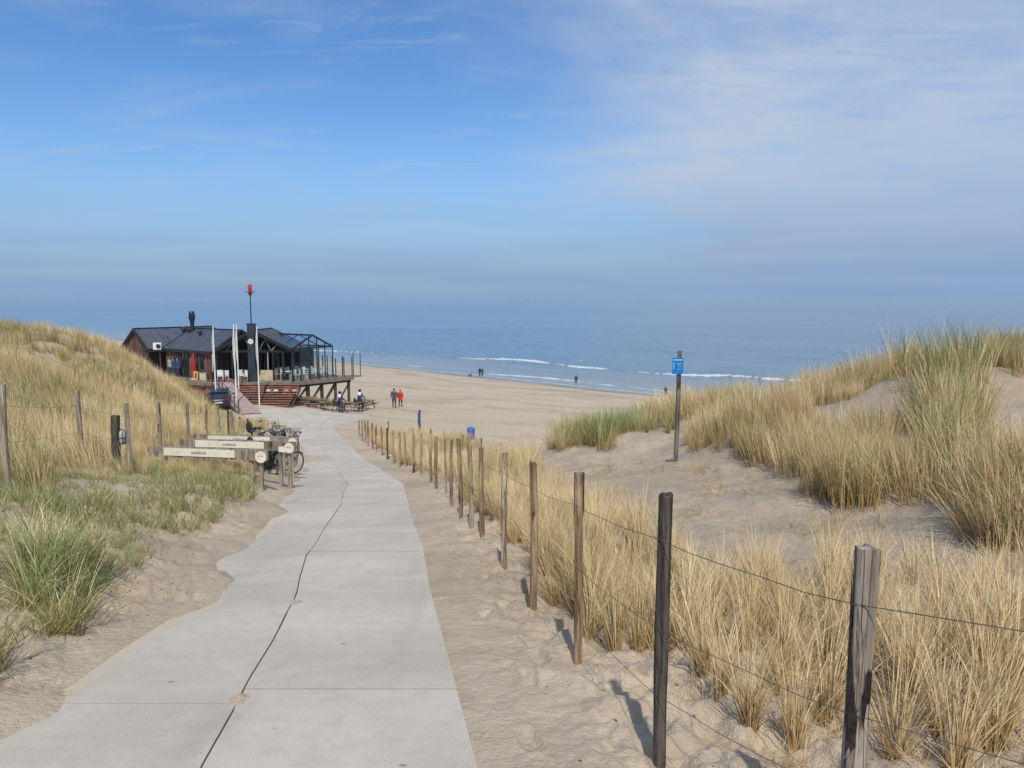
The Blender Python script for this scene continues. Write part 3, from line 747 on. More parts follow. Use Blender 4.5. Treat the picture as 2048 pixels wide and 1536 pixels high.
# thin dark posts at the back of the planted strip
bf = None
for i, (px, pb, pt) in enumerate([(777, 873, 842), (826, 885, 856), (862, 893, 858), (926, 900, 869), (963, 905, 876), (1001, 912, 884)]):
    x, y, z = place_px(px, pb); _, _, zt = at_depth(px, pt, y)
    if bf is None: bf = empty('thin_fence', (x, y, z), 'thin dark stakes of the back fence between straw grass and beach', 'fence')
    ob = post_shape(zt - z, 0.028, 6, 300 + i).build('stake', wood('dark'), bf, world=False); ob.location = Vector((x, y, z)) - bf.location
    tops.append((x, y, z, zt - z, .03))

# left fence at the foot of the big dune
left_posts = [(20, 978, 768, 6.5, 'silver'), (165, 930, 782, 5, 'silver'), (265, 945, 806, 4.6, 'silver'), (320, 925, 805, 4.2, 'silver'), (378, 905, 805, 3.6, 'silver'), (415, 893, 808, 2.6, 'tan'), (441, 885, 815, 2.4, 'silver'), (457, 880, 819, 2.2, 'dark'), (466, 878, 822, 3.6, 'silver'), (480, 874, 834, 2, 'silver'), (497, 870, 838, 2, 'dark')]
lf = None; LF = []
for i, (px, pb, pt, hw, kd) in enumerate(left_posts):
    x, y, z = place_px(px, pb); _, _, zt = at_depth(px, pt, y)
    if lf is None: lf = empty('dune_fence', (x, y, z), 'weathered post and wire fence at the foot of the tall grassy dune', 'fence')
    ob = post_shape(zt - z, hw / F * y * 1.02, 8, 200 + i, lean=(random.uniform(-.05, .03), 0)).build('post', wood(kd), lf, world=False); ob.location = Vector((x, y, z)) - lf.location
    LF.append((x, y, z, zt - z))
for fr in (0.8, 0.45):
    wire([(x, y - .05, z + h * fr) for x, y, z, h in LF], 'wire', lf, 0.0022)
# thicker post with the bulkhead lamp
x, y, z = place_px(238, 943); _, _, zt = at_depth(238, 832, y)
lp = empty('lamp_post', (x, y, z), 'short thick dark timber post with a caged bulkhead lamp', 'lamp post')
o = post_shape(zt - z, 0.085, 9, 555).build('post', wood('dark'), lp, world=False)
b = MB(); b.lathe((0.115, -.05, (zt - z) * .52), [(.03, -.02), (.052, 0), (.058, .08), (.058, .18), (.04, .22), (.015, .235)], 12)
lampo = b.build('lamp_glass', mat('lamp_glass', (0.42, 0.46, 0.47), 0.25, 0.1, 20), lp, world=False)
b = MB()
for a_ in range(6):
    t = a_ * math.pi / 3; b.tube([(.115 + .064 * math.cos(t), -.05 + .064 * math.sin(t), (zt - z) * .52 - .01), (.115 + .064 * math.cos(t), -.05 + .064 * math.sin(t), (zt - z) * .52 + .2), (.115, -.05, (zt - z) * .52 + .25)], .006, 5)
b.ring((.115, -.05, (zt - z) * .52), .064, .01, (0, 0, 1), 14, 5); b.ring((.115, -.05, (zt - z) * .52 + .1), .066, .006, (0, 0, 1), 14, 5)
b.build('lamp_cage', mat('black_metal', (0.03, 0.03, 0.034), 0.5, 0.2, 20, metal=0.3), lp, world=False)

# ================================================================== SIGNS, BIN
x, y, z = place_px(1351, 922); _, _, zt = at_depth(1351, 702, y); hh = zt - z
sg = empty('sign_post', (x, y, z), 'tall weathered pole with a small blue information sign on the sandy dune', 'sign')
post_shape(hh, 0.052, 8, 777, lean=(0.03, 0), taper=.15).build('pole', wood('grey'), sg, world=False)
sw, sh_ = 0.215, 0.33; sx, sz = -0.015, hh * 0.795
b = MB(); b.box((sx, -.075, sz + sh_ / 2), (sw, .012, sh_)); pl = b.build('sign_plate', mat('sign_blue', (0.012, 0.19, 0.56), 0.35, 0.06, 6), sg, world=False)
lb = mat('sign_light', (0.30, 0.62, 0.86), 0.4, 0.05, 10)
b = MB(); b.box((sx, -.084, sz + sh_ * .86), (sw * .86, .006, .024)); b.build('heading_bar', lb, sg, world=False)
b = MB(); b.box((sx - sw * .38, -.084, sz + sh_ * .5), (.016, .006, sh_ * .42)); b.build('side_bar', lb, sg, world=False)
for q, (w_, zz) in enumerate([(.09, .66), (.10, .58), (.07, .46), (.085, .30)]):
    b = MB(); b.box((sx + .03, -.084, sz + sh_ * zz), (w_, .005, .009)); b.build('text_line', lb, sg, world=False)

x, y, z = place_px(840, 872); _, _, zt = at_depth(840, 820, y); hh = zt - z
s2 = empty('beach_marker', (x, y, z), 'dark post with a blue sign seen edge on at the back of the straw strip', 'sign')
post_shape(hh, 0.07, 7, 778).build('post', wood('dark'), s2, world=False)
b = MB(); b.box((-.03, -.10, hh * .68), (.16, .035, hh * .46), 0.5); b.build('sign_plate', mat('sign_blue2', (0.03, 0.11, 0.24), 0.4, 0.1, 6), s2, world=False)

x, y, z = place_px(942, 879); sc_ = 17 / F * y
bn = empty('litter_bin', (x, y, z), 'round blue litter bin standing on the beach behind the straw grass', 'bin')
b = MB(); b.lathe((0, 0, 0.02), [(.20, 0), (.23, .05), (.26, .55), (.275, .62)], 18); b.build('bin_body', mat('bin_blue', (0.012, 0.10, 0.52), 0.35, 0.06, 4), bn, world=False)
b = MB(); b.lathe((0, 0, .64), [(.285, 0), (.29, .04), (.26, .12), (.17, .18), (.05, .205)], 18); b.build('lid', MATS['bin_blue'], bn, world=False)
b = MB(); b.box((-.10, -.255, .55), (.17, .06, .12), 0.35); b.build('opening', mat('black_hole', (0.01, 0.012, 0.02), 0.8, .1), bn, world=False)
b = MB(); b.tube([(0.0, .02, -.3), (0, .02, .1)], .05, 8); b.build('stand', MATS['black_metal'], bn, world=False)
bn.scale = (sc_ / .56,) * 3

# ================================================================== BICYCLES
def bike_mats(fc): return mat('paint_%02d%02d%02d' % tuple(int(c * 99) for c in fc), fc, 0.3, 0.05, 8, coat=0.3)
TYRE = mat('tyre', (0.022, 0.022, 0.024), 0.8, 0.2, 30); RIM = mat('rim_metal', (0.5, 0.5, 0.5), 0.35, 0.1, 20, metal=0.85); TYREW = mat('tyre_pale', (0.55, 0.53, 0.48), 0.8, 0.1, 30)
BLACK = mat('black_rubber', (0.022, 0.022, 0.025), 0.6, 0.2, 20)
def bicycle(name, loc, heading, label, fc, pale=False, bag=False, basket=False, sporty=False, seat=False, group='bicycles parked between the rails', lean=0.06, steer=0.3):
    o = empty(name, loc, label, 'bicycle', group, heading); o.rotation_euler = (lean, 0, heading)
    fm = bike_mats(fc); R = 0.335
    for wx in (-.52, .55):
        w = MB(); w.ring((wx, 0, R), R - .018, .02 if not sporty else .027, (0, 1, 0), 26, 6); tyre = w.build('wheel', TYREW if pale else TYRE, o, world=False)
        w = MB(); w.ring((wx, 0, R), R - .045, .009, (0, 1, 0), 26, 5)
        for q in range(14):
            t = 2 * math.pi * q / 14; w.tube([(wx, .02 * (-1) ** q, R), (wx + (R - .045) * math.cos(t), 0, R + (R - .045) * math.sin(t))], .0022, 4, False)
        w.tube([(wx, -.05, R), (wx, .05, R)], .022, 8); w.build('rim', RIM, tyre, world=False)
    f = MB(); bb = (-.08, 0, .29); seat = (-.22, 0, .80); head = (.40, 0, .84); hl = (.44, 0, .66)
    f.tube([bb, seat], .016); f.tube([bb, hl], .019); f.tube([head, hl], .02)
    if sporty or not basket: f.tube([(-.20, 0, .74), (.405, 0, .80)], .016)
    else: f.tube([(-.17, 0, .62), (.43, 0, .70)], .016)
    for s_ in (-.035, .035):
        f.tube([(-.52, s_, R), (bb[0], s_ * .6, bb[2])], .011, 6); f.tube([(-.52, s_, R), (-.21, s_ * .6, .74)], .009, 6)
        f.tube([hl, (.49, s_ * 1.2, .60), (.55, s_ * 1.3, R)], .012, 6)
    f.build('frame', fm, o, world=False)
    sd = MB(); sd.add(*ell((-.27, 0, .93), (.14, .075, .035)), smooth=True); sd.tube([(-.245, 0, .90), (-.22, 0, .80)], .012, 6); sd.build('saddle', BLACK, o, world=False)
    hb = MB(); zt = 1.04 if not sporty else .98
    hb.tube([head, (.37, 0, zt - .03)], .013, 6)
    if sporty: hb.tube([(.36, -.32, zt), (.40, 0, zt - .02), (.36, .32, zt)], .013, 6)
    else: hb.tube([(.10, -.29, zt + .01), (.24, -.28, zt + .05), (.37, -.12, zt + .03), (.38, 0, zt - .01), (.37, .12, zt + .03), (.24, .28, zt + .05), (.10, .29, zt + .01)], .013, 6)
    hb.build('handlebar', RIM, o, world=False)
    for s_ in (-1, 1):
        g = MB(); g.tube([(.09 if not sporty else .36, .29 * s_, zt + .01), (.21 if not sporty else .365, (.285 if not sporty else .20) * s_, zt + .035 * (not sporty))], .019, 7); g.build('grip', BLACK, o, world=False)
    p = MB(); p.tube([(bb[0], -.09, bb[2]), (bb[0], .09, bb[2])], .018, 7); p.ring((bb[0], -.05, bb[2]), .085, .006, (0, 1, 0), 16, 4)
    p.tube([(bb[0], -.08, bb[2]), (bb[0] + .15, -.08, bb[2] - .08)], .01, 5); p.box((bb[0] + .16, -.13, bb[2] - .085), (.09, .09, .02)); p.tube([(bb[0], .08, bb[2]), (bb[0] - .15, .08, bb[2] + .08)], .01, 5); p.box((bb[0] - .16, .13, bb[2] + .085), (.09, .09, .02))
    p.build('crank', BLACK, o, world=False)
    if not sporty:
        for wx, t0, t1 in ((-.52, 0.25, 3.2), (.55, 0.6, 3.5)):
            m = MB(); V = []
            for t in np.linspace(t0, t1, 14):
                for yy_, rr_ in ((-.026, R + .018), (0, R + .027), (.026, R + .018)): V.append((wx + rr_ * math.cos(t), yy_, R + rr_ * math.sin(t)))
            m.add(V, [tuple(f) for f in grid_quads(14, 3)], True); m.build('mudguard', fm, o, world=False)
        c = MB(); c.box((-.74, 0, .74), (.36, .13, .015)); c.tube([(-.70, .05, .74), (-.52, .05, R)], .007, 5); c.tube([(-.70, -.05, .74), (-.52, -.05, R)], .007, 5); c.build('carrier', BLACK, o, world=False)
        h = MB(); h.add(*ell((.46, 0, .90), (.045, .045, .045)), smooth=True); h.build('headlight', RIM, o, world=False)
    if bag:
        for s_ in (-1, 1):
            g = MB(); V_, F_ = ell((-.70, .13 * s_, .58), (.19, .075, .19), 12, 8); g.add(V_, F_, True); g.box((-.70, .13 * s_, .58), (.25, .10, .24)); g.build('pannier', mat('bag_black', (0.02, 0.02, 0.023), 0.75, 0.2, 14), o, world=False)
    if seat:
        g = MB(); g.add(*ell((-.62, 0, .90), (.15, .12, .05)), smooth=True); g.add(*ell((-.74, 0, 1.04), (.05, .12, .19)), smooth=True); g.add(*ell((-.62, .11, .97), (.11, .025, .07)), smooth=True); g.add(*ell((-.62, -.11, .97), (.11, .025, .07)), smooth=True); g.tube([(-.6, 0, .76), (-.62, 0, .90)], .03, 6); g.build('child_seat', mat('seat_plastic', (0.035, 0.035, 0.04), .6, .2, 10), o, world=False)
    if basket:
        g = MB(); x_, z_ = .60, .98
        for zz, k_ in ((-.12, .85), (0, .95), (.12, 1.0)):
            P = [(x_ - .14 * k_, -.18 * k_, z_ + zz), (x_ + .14 * k_, -.18 * k_, z_ + zz), (x_ + .14 * k_, .18 * k_, z_ + zz), (x_ - .14 * k_, .18 * k_, z_ + zz)]
            for i in range(4): g.tube([P[i], P[(i + 1) % 4]], .006, 4)
        for a_ in np.linspace(-.16, .16, 6):
            for sx_ in (-.13, .13): g.tube([(x_ + sx_ * .85, a_ * .85, z_ - .12), (x_ + sx_, a_, z_ + .12)], .004, 4)
        g.box((x_, 0, z_ - .12), (.22, .30, .01)); g.build('basket', BLACK, o, world=False)
    return o

def ell(c, r, n=10, m=7):
    V = []; Fs = []
    for i in range(m + 1):
        ph = math.pi * i / m
        for j in range(n):
            t = 2 * math.pi * j / n; V.append((c[0] + r[0] * math.sin(ph) * math.cos(t), c[1] + r[1] * math.sin(ph) * math.sin(t), c[2] + r[2] * math.cos(ph)))
    for i in range(m):
        for j in range(n): Fs.append((i * n + j, (i + 1) * n + j, (i + 1) * n + (j + 1) % n, i * n + (j + 1) % n))
    return V, Fs

bikes = [
 (522, 22.0, 1.25, 'black bicycle with double panniers just behind the second rail disc', (0.02, 0.02, 0.025), dict(bag=True)),
 (545, 22.5, 1.1, 'bicycle with pale cream tyres behind the second rail', (0.05, 0.05, 0.07), dict(pale=True, bag=True)),
 (557, 22.5, 1.1, 'grey city bicycle sticking out furthest towards the concrete path', (0.18, 0.21, 0.25), dict(bag=True)),
 (510, 23.4, 1.9, 'black bicycle with raised handlebar at the dune end of the bicycle cluster', (0.03, 0.03, 0.03), dict(bag=True)),
 (532, 23.6, 1.45, 'silver bicycle with child seat in the middle of the parked bicycles', (0.42, 0.42, 0.44), dict(seat=True)),
 (545, 24.1, 1.7, 'dark blue bicycle with child seat between silver bicycle and third rail disc', (0.03, 0.05, 0.12), dict(seat=True, bag=True)),
 (560, 24.4, 1.35, 'black bicycle with front basket beside the third rail disc', (0.025, 0.025, 0.03), dict(basket=True, bag=True)),
 (520, 24.9, 1.2, 'black bicycle at the back of the cluster nearest the dune', (0.02, 0.02, 0.02), dict(bag=True)),
 (553, 25.4, 1.9, 'dark grey bicycle with basket at the back of the cluster', (0.06, 0.06, 0.065), dict(basket=True, bag=True)),
 (572, 25.6, 1.5, 'black bicycle with child seat at the back of the cluster nearest the path', (0.02, 0.02, 0.022), dict(seat=True)),
]
for px, yy, hd, lab, fc, kw in bikes:
    xx = (px - 1024) / F * yy; bicycle('bicycle', (xx, yy, zg(xx, yy)), hd, lab, fc, **kw)

# ================================================================== BICYCLE RAILS WITH CREAM BOARDS
def text_mesh(name, body, size, matl, parent, loc, rot):
    c = bpy.data.curves.new(name, 'FONT'); c.body = body; c.size = size; c.extrude = 0.001; c.align_x = 'CENTER'; c.align_y = 'CENTER'
    t = bpy.data.objects.new('tmp', c); COL.objects.link(t); dg = bpy.context.evaluated_depsgraph_get()
    me = bpy.data.meshes.new_from_object(t.evaluated_get(dg)); bpy.data.objects.remove(t); bpy.data.curves.remove(c)
    me.materials.clear(); o = link(name, me, matl, parent); o.location = loc; o.rotation_euler = rot; return o
CREAM = mat('cream_board', (0.74, 0.70, 0.58), 0.6, 0.05, 5); INK = mat('ink', (0.03, 0.03, 0.03), 0.7, 0.1)
rails = [(287, 899, 527, 910.5, 15.9, 'nearest bicycle rail with a long cream board on weathered posts'), (352, 889, 584, 893, 18.3, 'second bicycle rail with a cream board and a small white notice'),
         (381, 876, 590, 882, 21.2, 'third bicycle rail with cream board and round disc among the bicycles')]
for i, (pa, qa, pb, qb, yy, lab) in enumerate(rails):
    xa = (pa - 1024) / F * (yy + .45); xb = (pb - 1024) / F * yy
    zb = at_depth(pb, qb, yy)[2] - .93; ln = math.hypot(xb - xa, .45); an = math.atan2(-.45, xb - xa)
    o = empty('bicycle_rail', ((xa + xb) / 2, yy + .22, zb), lab, 'bicycle rack', 'bicycle rails beside the path', an)
    b = MB(); b.box((0, 0, 0.93), (ln, .10, .225)); b.build('beam', wood('silver'), o, world=False)
    b = MB(); b.box((-ln * .06, -.058, .945), (ln * .60, .014, .165)); bd = b.build('cream_panel', CREAM, o, world=False)
    text_mesh('lettering', 'mekkick', 0.105, INK, bd, (-ln * .06, -.067, .945), (math.pi / 2, 0, 0))
    for q in (-.24, .18):
        b = MB(); b.lathe((0, 0, 0), [(.012, 0), (.012, .006)], 8); bo = b.build('bolt', RIM, bd, world=False); bo.location = (ln * q, -.064, .95); bo.rotation_euler = (math.pi / 2, 0, 0)
    b = MB(); V = []
    b.lathe((0, 0, 0), [(.125, -.006), (.125, .006)], 22, False); dk = b.build('disc', CREAM, o, world=False); dk.location = (ln * .455, -.062, .90); dk.rotation_euler = (math.pi / 2, 0, 0)
    b = MB(); b.box((-.03, 0.02, .009), (.05, .012, .004), .5); b.box((.035, .02, .009), (.022, .022, .004)); b.build('mark', INK, dk, world=False)
    ca, sa = math.cos(an), math.sin(an); k_ = 0
    for fx, dy in ((-.36, 0.0), (.36, 0.02), (.44, .015)):
        wx = (xa + xb) / 2 + fx * ln * ca; wy = yy + .22 + fx * ln * sa; zz = zg(wx, wy) - zb; k_ += 1
        ob = post_shape(max(.25, .82 - zz), 0.05, 8, 900 + i * 9 + k_, taper=0.02).build('leg', wood('silver'), o, world=False); ob.location = (fx * ln, dy + .012, zz)
    if i == 1:
        b = MB(); b.box((ln * .40, -.058, .86), (.20, .012, .13)); b.build('small_notice', mat('white_card', (0.72, 0.72, 0.70), .5, .04), o, world=False)

# ================================================================== BEACH PAVILION
E1 = np.array([-.8, .6]); E2 = np.array([.6, .8])
ZE = at_depth(299, 693.5, 70)[2]; ZR = at_depth(277, 657, 71.3)[2]; ZD = at_depth(500, 764, 64)[2]
ROOF = mat('roof_sheet', (0.075, 0.088, 0.115), 0.5, 0.12, 1.5, spec=0.5)
FASCIA = mat('black_paint', (0.018, 0.02, 0.026), 0.5, 0.15, 6)
PLANK = mat('wall_planks', (0.155, 0.085, 0.058), 0.8, 0.2, 3.0, (3, 3, .4), island=0.5, bump=.3)
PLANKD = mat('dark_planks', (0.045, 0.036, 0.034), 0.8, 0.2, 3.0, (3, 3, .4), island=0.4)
DECK = mat('deck_wood', (0.24, 0.20, 0.165), 0.85, 0.15, 2.0, (1, 6, 1), col2=(0.13, 0.105, 0.085))
STILT = mat('stilt_wood', (0.085, 0.06, 0.048), 0.85, 0.2, 3, (2, 2, .5))
STEPW = mat('step_wood', (0.27, 0.13, 0.09), 0.8, 0.22, 1.6, (1, 4, 4), island=0.25)
FRAME = mat('frame_dark', (0.022, 0.028, 0.034), 0.45, 0.15, 5)
def v3(xy, z): return (float(xy[0]), float(xy[1]), float(z))
def xy_at(px, y): return np.array([(px - 1024) / F * (y * CP) , y]) if False else np.array(at_depth(px, 700, y)[:2])

P_A = xy_at(299, 70.0); P_B = xy_at(333, 70.0)
pav = empty('beach_pavilion', v3(P_B, ZD), 'dark timber beach restaurant with slate grey gabled roofs and glass end', 'building')

def board_wall(name, p0, p1, z0, top, m, bw=0.2, parent=None):
    p0 = np.array(p0); p1 = np.array(p1); ln = np.linalg.norm(p1 - p0); n = int(ln / bw); b = MB(); d = (p1 - p0) / ln; nn = np.array([d[1], -d[0]])
    rr = random.Random(int(abs(p0[0]) * 100))
    for i in range(n):
        t0, t1 = i / n, (i + 1) / n - 0.008 / ln; o0 = rr.uniform(0, .03)
        a, c = p0 + d * ln * t0, p0 + d * ln * t1
        b.hexa([v3(a + nn * (.05 + o0), z0), v3(c + nn * (.05 + o0), z0), v3(c - nn * .03, z0), v3(a - nn * .03, z0), v3(a + nn * (.05 + o0), top(t0)), v3(c + nn * (.05 + o0), top(t1)), v3(c - nn * .03, top(t1)), v3(a - nn * .03, top(t0))])
    return b.build(name, m, parent or pav)

def gable_roof(c, dl, Lr, dw, W, ze, zr, over=0.3, over_l=0.25, ribs=True, m=ROOF):
    """c: corner at eave line; dl ridge direction; dw width direction"""
    c = np.array(c); dl = np.array(dl); dw = np.array(dw); sl = (zr - ze) / (W / 2); parts = []
    for sgn in (0, 1):
        e = c if sgn == 0 else c + dw * W; inw = dw if sgn == 0 else -dw
        b = MB(); th = 0.14
        lo, hi = e - inw * over, e + inw * (W / 2)
        zlo, zhi = ze - sl * over, zr
        a0, a1 = lo - dl * over_l, lo + dl * (Lr + over_l); h0, h1 = hi - dl * over_l, hi + dl * (Lr + over_l)
        b.hexa([v3(a0, zlo - th), v3(a1, zlo - th), v3(h1, zhi - th), v3(h0, zhi - th), v3(a0, zlo), v3(a1, zlo), v3(h1, zhi), v3(h0, zhi)])
        if ribs:
            n = int(Lr / 0.55)
            for i in range(n + 1):
                q = dl * (i * Lr / n); b.beam(v3(lo + q, zlo + .015), v3(hi + q, zhi + .015), .045, .05)
        sp = b.build('roof_slope', m, pav); f = MB()
        f.beam(v3(a0, zlo - .06), v3(a1, zlo - .06), .06, .24); f.beam(v3(a0 - dl * .03, zlo - .08), v3(h0 - dl * .03, zhi - .08), .06, .26); f.beam(v3(a1 + dl * .03, zlo - .08), v3(h1 + dl * .03, zhi - .08), .06, .26)
        f.build('fascia', FASCIA, sp)
    r = MB(); r.beam(v3(c + dw * W / 2 - dl * over_l, zr + .02), v3(c + dw * W / 2 + dl * (Lr + over_l), zr + .02), .22, .07); r.build('ridge_cap', FASCIA, pav)

# wing A: its end wall faces the dune
WA = 4.4; gable_roof(P_A, E2, 7.5, E1, WA, ZE, ZR)
top_g = lambda t: ZE + (ZR - ZE) * (1 - abs(t - .5) * 2) - .1
board_wall('end_wall', P_A + E1 * WA, P_A, ZD - .4, top_g, PLANK)
board_wall('side_wall', P_A, P_A + E2 * 2.0, ZD - .4, lambda t: ZE - .1, PLANKD)
# wing B: long front under the big roof slope
LB, WB = 7.4, 5.4; gable_roof(P_B, -E1, LB, E2, WB, ZE, ZR)
board_wall('front_wall', P_B, P_B - E1 * 7.2, ZD - .4, lambda t: ZE - .1, PLANK)
board_wall('side_wall', P_B - E1 * LB, P_B - E1 * LB + E2 * WB, ZD - .1, top_g, PLANKD)
board_wall('back_wall', P_A + E2 * 7.0, P_B - E1 * LB + E2 * WB, ZD - .1, lambda t: ZE - .1, PLANKD)
# windows and a door in the front wall
nB = -E2
for t0, w_, z0_, z1_ in ((1.5, .7, .9, 2.0), (2.6, 1.1, .05, 2.15), (5.2, .9, .6, 2.0)):
    a = P_B - E1 * t0 + nB * .075; c = a - E1 * w_
    g = MB(); g.hexa([v3(a, ZD + z0_), v3(c, ZD + z0_), v3(c + nB * .03, ZD + z0_), v3(a + nB * .03, ZD + z0_), v3(a, ZD + z1_), v3(c, ZD + z1_), v3(c + nB * .03, ZD + z1_), v3(a + nB * .03, ZD + z1_)])
    wn = g.build('window', mat('dark_glass', (0.02, 0.028, 0.035), 0.08, 0.1, 2, spec=0.8), pav)
    f = MB(); o_ = nB * .05
    for p, q in ((v3(a + o_, ZD + z0_), v3(a + o_, ZD + z1_)), (v3(c + o_, ZD + z0_), v3(c + o_, ZD + z1_)), (v3(a + o_, ZD + z1_), v3(c + o_, ZD + z1_)), (v3(a + o_, ZD + z0_), v3(c + o_, ZD + z0_)), (v3((a + c) / 2 + o_, ZD + z0_), v3((a + c) / 2 + o_, ZD + z1_))):
        f.beam(p, q, .07)
    f.build('window_frame', FRAME, wn)
# low link roof with the air conditioner
lk = MB(); m0 = (P_A + P_B) / 2
lk.hexa([v3(P_A + nB * .6, ZE - .42), v3(P_B + nB * .7 + np.array([.3, 0]), ZE - .42), v3(P_B + E2 * 1.2, ZE - .42), v3(P_A + E2 * 1.2, ZE - .42), v3(P_A + nB * .6, ZE - .30), v3(P_B + nB * .7 + np.array([.3, 0]), ZE - .30), v3(P_B + E2 * 1.2, ZE - .30), v3(P_A + E2 * 1.2, ZE - .30)])
lk.build('link_roof', FASCIA, pav)
for fx in (0.1, .9):
    q = P_A + (P_B - P_A) * fx + nB * .45; b = MB(); b.beam(v3(q, ZD - .4), v3(q, ZE - .42), .1); b.build('porch_post', STILT, pav)
q = P_A + (P_B - P_A) * .55 + nB * .1
ac = empty('air_conditioner', v3(q, ZE - .30), 'white air conditioning unit on the low link roof of the pavilion', 'air conditioner')
b = MB(); b.box((0, 0, .36), (.70, .34, .62), .1); b.build('case', mat('white_metal', (0.78, 0.78, 0.77), 0.4, .04), ac, world=False)
b = MB(); b.box((-.2, 0, .03), (.08, .36, .06), .1); b.box((.2, 0, .03), (.08, .36, .06), .1); b.build('foot', BLACK, ac, world=False)
b = MB(); b.lathe((0, 0, 0), [(.21, 0), (.21, .015)], 18, False); f_ = b.build('fan', mat('fan_dark', (0.03, 0.035, 0.04), .6, .2), ac, world=False); f_.location = (.135, -.17, .36); f_.rotation_euler = (math.pi / 2, 0, .1)

# porch gable facing the path
YP = 65.0; xa_, xb_ = xy_at(430, YP)[0], xy_at(586, YP)[0]; zep = at_depth(430, 699.5, YP)[2]; zrp = at_depth(505, 660.5, YP)[2]
gable_roof((xa_, YP), (0, 1), 4.6, (1, 0), xb_ - xa_, zep, zrp, over=.12, over_l=.2)
xc_ = (xa_ + xb_) / 2
b = MB(); b.beam((xa_, YP + .1, zep - .15), (xb_, YP + .1, zep - .15), .16, .2); b.build('tie_beam', FASCIA, pav)
b = MB(); b.beam((xa_, YP + .12, zep - .02), (xc_, YP + .12, zrp - .2), .14, .18); b.build('rafter', FASCIA, pav)
b = MB(); b.beam((xc_, YP + .12, zrp - .2), (xb_, YP + .12, zep - .02), .14, .18); b.build('rafter', FASCIA, pav)
rodm = mat('pale_rod', (0.45, 0.45, 0.45), .5, .1)
for k_, sx in enumerate((-1.9, -.75, .95, 1.95)):
    zz = zrp - (zrp - zep) * abs(sx) / ((xb_ - xa_) / 2) - .25
    b = MB(); b.tube([(xc_ + sx, YP + .02, zz), (xc_ + sx + (.45 if sx < 0 else -.45) * (1 if k_ % 2 else -1), YP + .02, zep - .05)], .018, 6); b.tube([(xc_ + sx, YP + .02, zz), (xc_ + sx + .5 * (1 if sx < 0 else -1), YP + .02, zep - .05)], .018, 6); b.build('truss_rod', rodm, pav)
for px_, w_ in ((432, .16), (463, .13), (545, .13), (565, .16), (585, .16)):
    x_ = xy_at(px_, YP)[0]; b = MB(); b.beam((x_, YP + .1, ZD), (x_, YP + .1, zep - .25), w_); b.build('post', FASCIA, pav)
board_wall('porch_wall', (xa_ + .1, YP + 2.6), (xc_ - .2, YP + 2.6), ZD, lambda t: zep, PLANKD, .22)
board_wall('back_wall', (xc_ - .2, YP + 4.4), (xb_ + .6, YP + 4.4), ZD, lambda t: zep, PLANKD, .22)
b = MB(); b.prism([(xa_, zep), (xb_, zep), (xc_, zrp - .25)], lambda p, q: (p, YP + 2.7, q), lambda p, q: (p, YP + 2.8, q)); b.build('gable_infill', PLANKD, pav)
for px_ in (527, 541, 553, 566):
    x_ = xy_at(px_, YP + 4.2)[0]; b = MB(); b.box((x_, YP + 4.3, ZD + 1.15), (.42, .05, 2.1)); b.build('window', MATS['dark_glass'], pav)
# chimney breast with round sign in front of the gable
x_ = xy_at(504, YP - .5)[0]; zt = at_depth(504, 648.5, YP - .5)[2]
ch = empty('chimney_column', (x_, YP - .45, ZD), 'dark panelled chimney column with a round white sign and a tall mast', 'chimney')
DKBLUE = mat('column_panel', (0.035, 0.045, 0.058), .5, .15, 3)
b = MB(); b.box((0, 0, (zt - ZD) / 2), (.56, .6, zt - ZD)); b.build('column', DKBLUE, ch, world=False)
b = MB(); b.box((0, 0, zt - ZD + .03), (.64, .68, .06)); b.build('cap', FASCIA, ch, world=False)
b = MB(); b.lathe((0, 0, 0), [(.225, 0), (.225, .02)], 22, False); dk = b.build('round_sign', mat('sign_white', (0.70, 0.70, 0.69), .5, .04), ch, world=False)
zs = at_depth(504, 683, YP - .8)[2]; dk.location = (0.0, -.305, zs - ZD); dk.rotation_euler = (math.pi / 2, 0, 0)
b = MB(); b.tube([(-.05, -.03, .026), (-.05, .05, .026), (0.0, -.02, .026), (.0, .06, .026), (.05, -.03, .026), (.06, .05, .026)], .012, 5); b.build('emblem', INK, dk, world=False)
zm = at_depth(504, 586, YP - .45)[2] - ZD; zq = at_depth(504, 567, YP - .45)[2] - ZD
b = MB(); b.tube([(0, 0, zt - ZD), (0, 0, zm - .15)], .05, 8); b.lathe((0, 0, zm - .25), [(.05, 0), (.16, .22), (.17, .26)], 12); b.build('mast', FASCIA, ch, world=False)
b = MB(); b.tube([(-.33, 0, zm + .08), (-.2, 0, zm), (.2, 0, zm), (.33, 0, zm + .08)], .022, 6); b.add(*ell((-.34, 0, zm + .12), (.06, .05, .05))); b.add(*ell((.34, 0, zm + .12), (.06, .05, .05))); b.build('bracket', FASCIA, ch, world=False)
b = MB(); b.lathe((0, 0, zm + .02), [(.12, 0), (.14, .05), (.14, zq - zm - .2), (.12, zq - zm - .12), (.05, zq - zm - .05)], 14); b.build('red_lantern', mat('red_lantern', (0.62, 0.045, 0.03), .4, .08), ch, world=False)
for a_ in range(4):
    t = a_ * math.pi / 2 + .4; b = MB(); b.tube([(.15 * math.cos(t), .15 * math.sin(t), zm + .03), (.15 * math.cos(t), .15 * math.sin(t), zq - .12)], .012, 5); b.build('lantern_bar', FASCIA, ch, world=False)

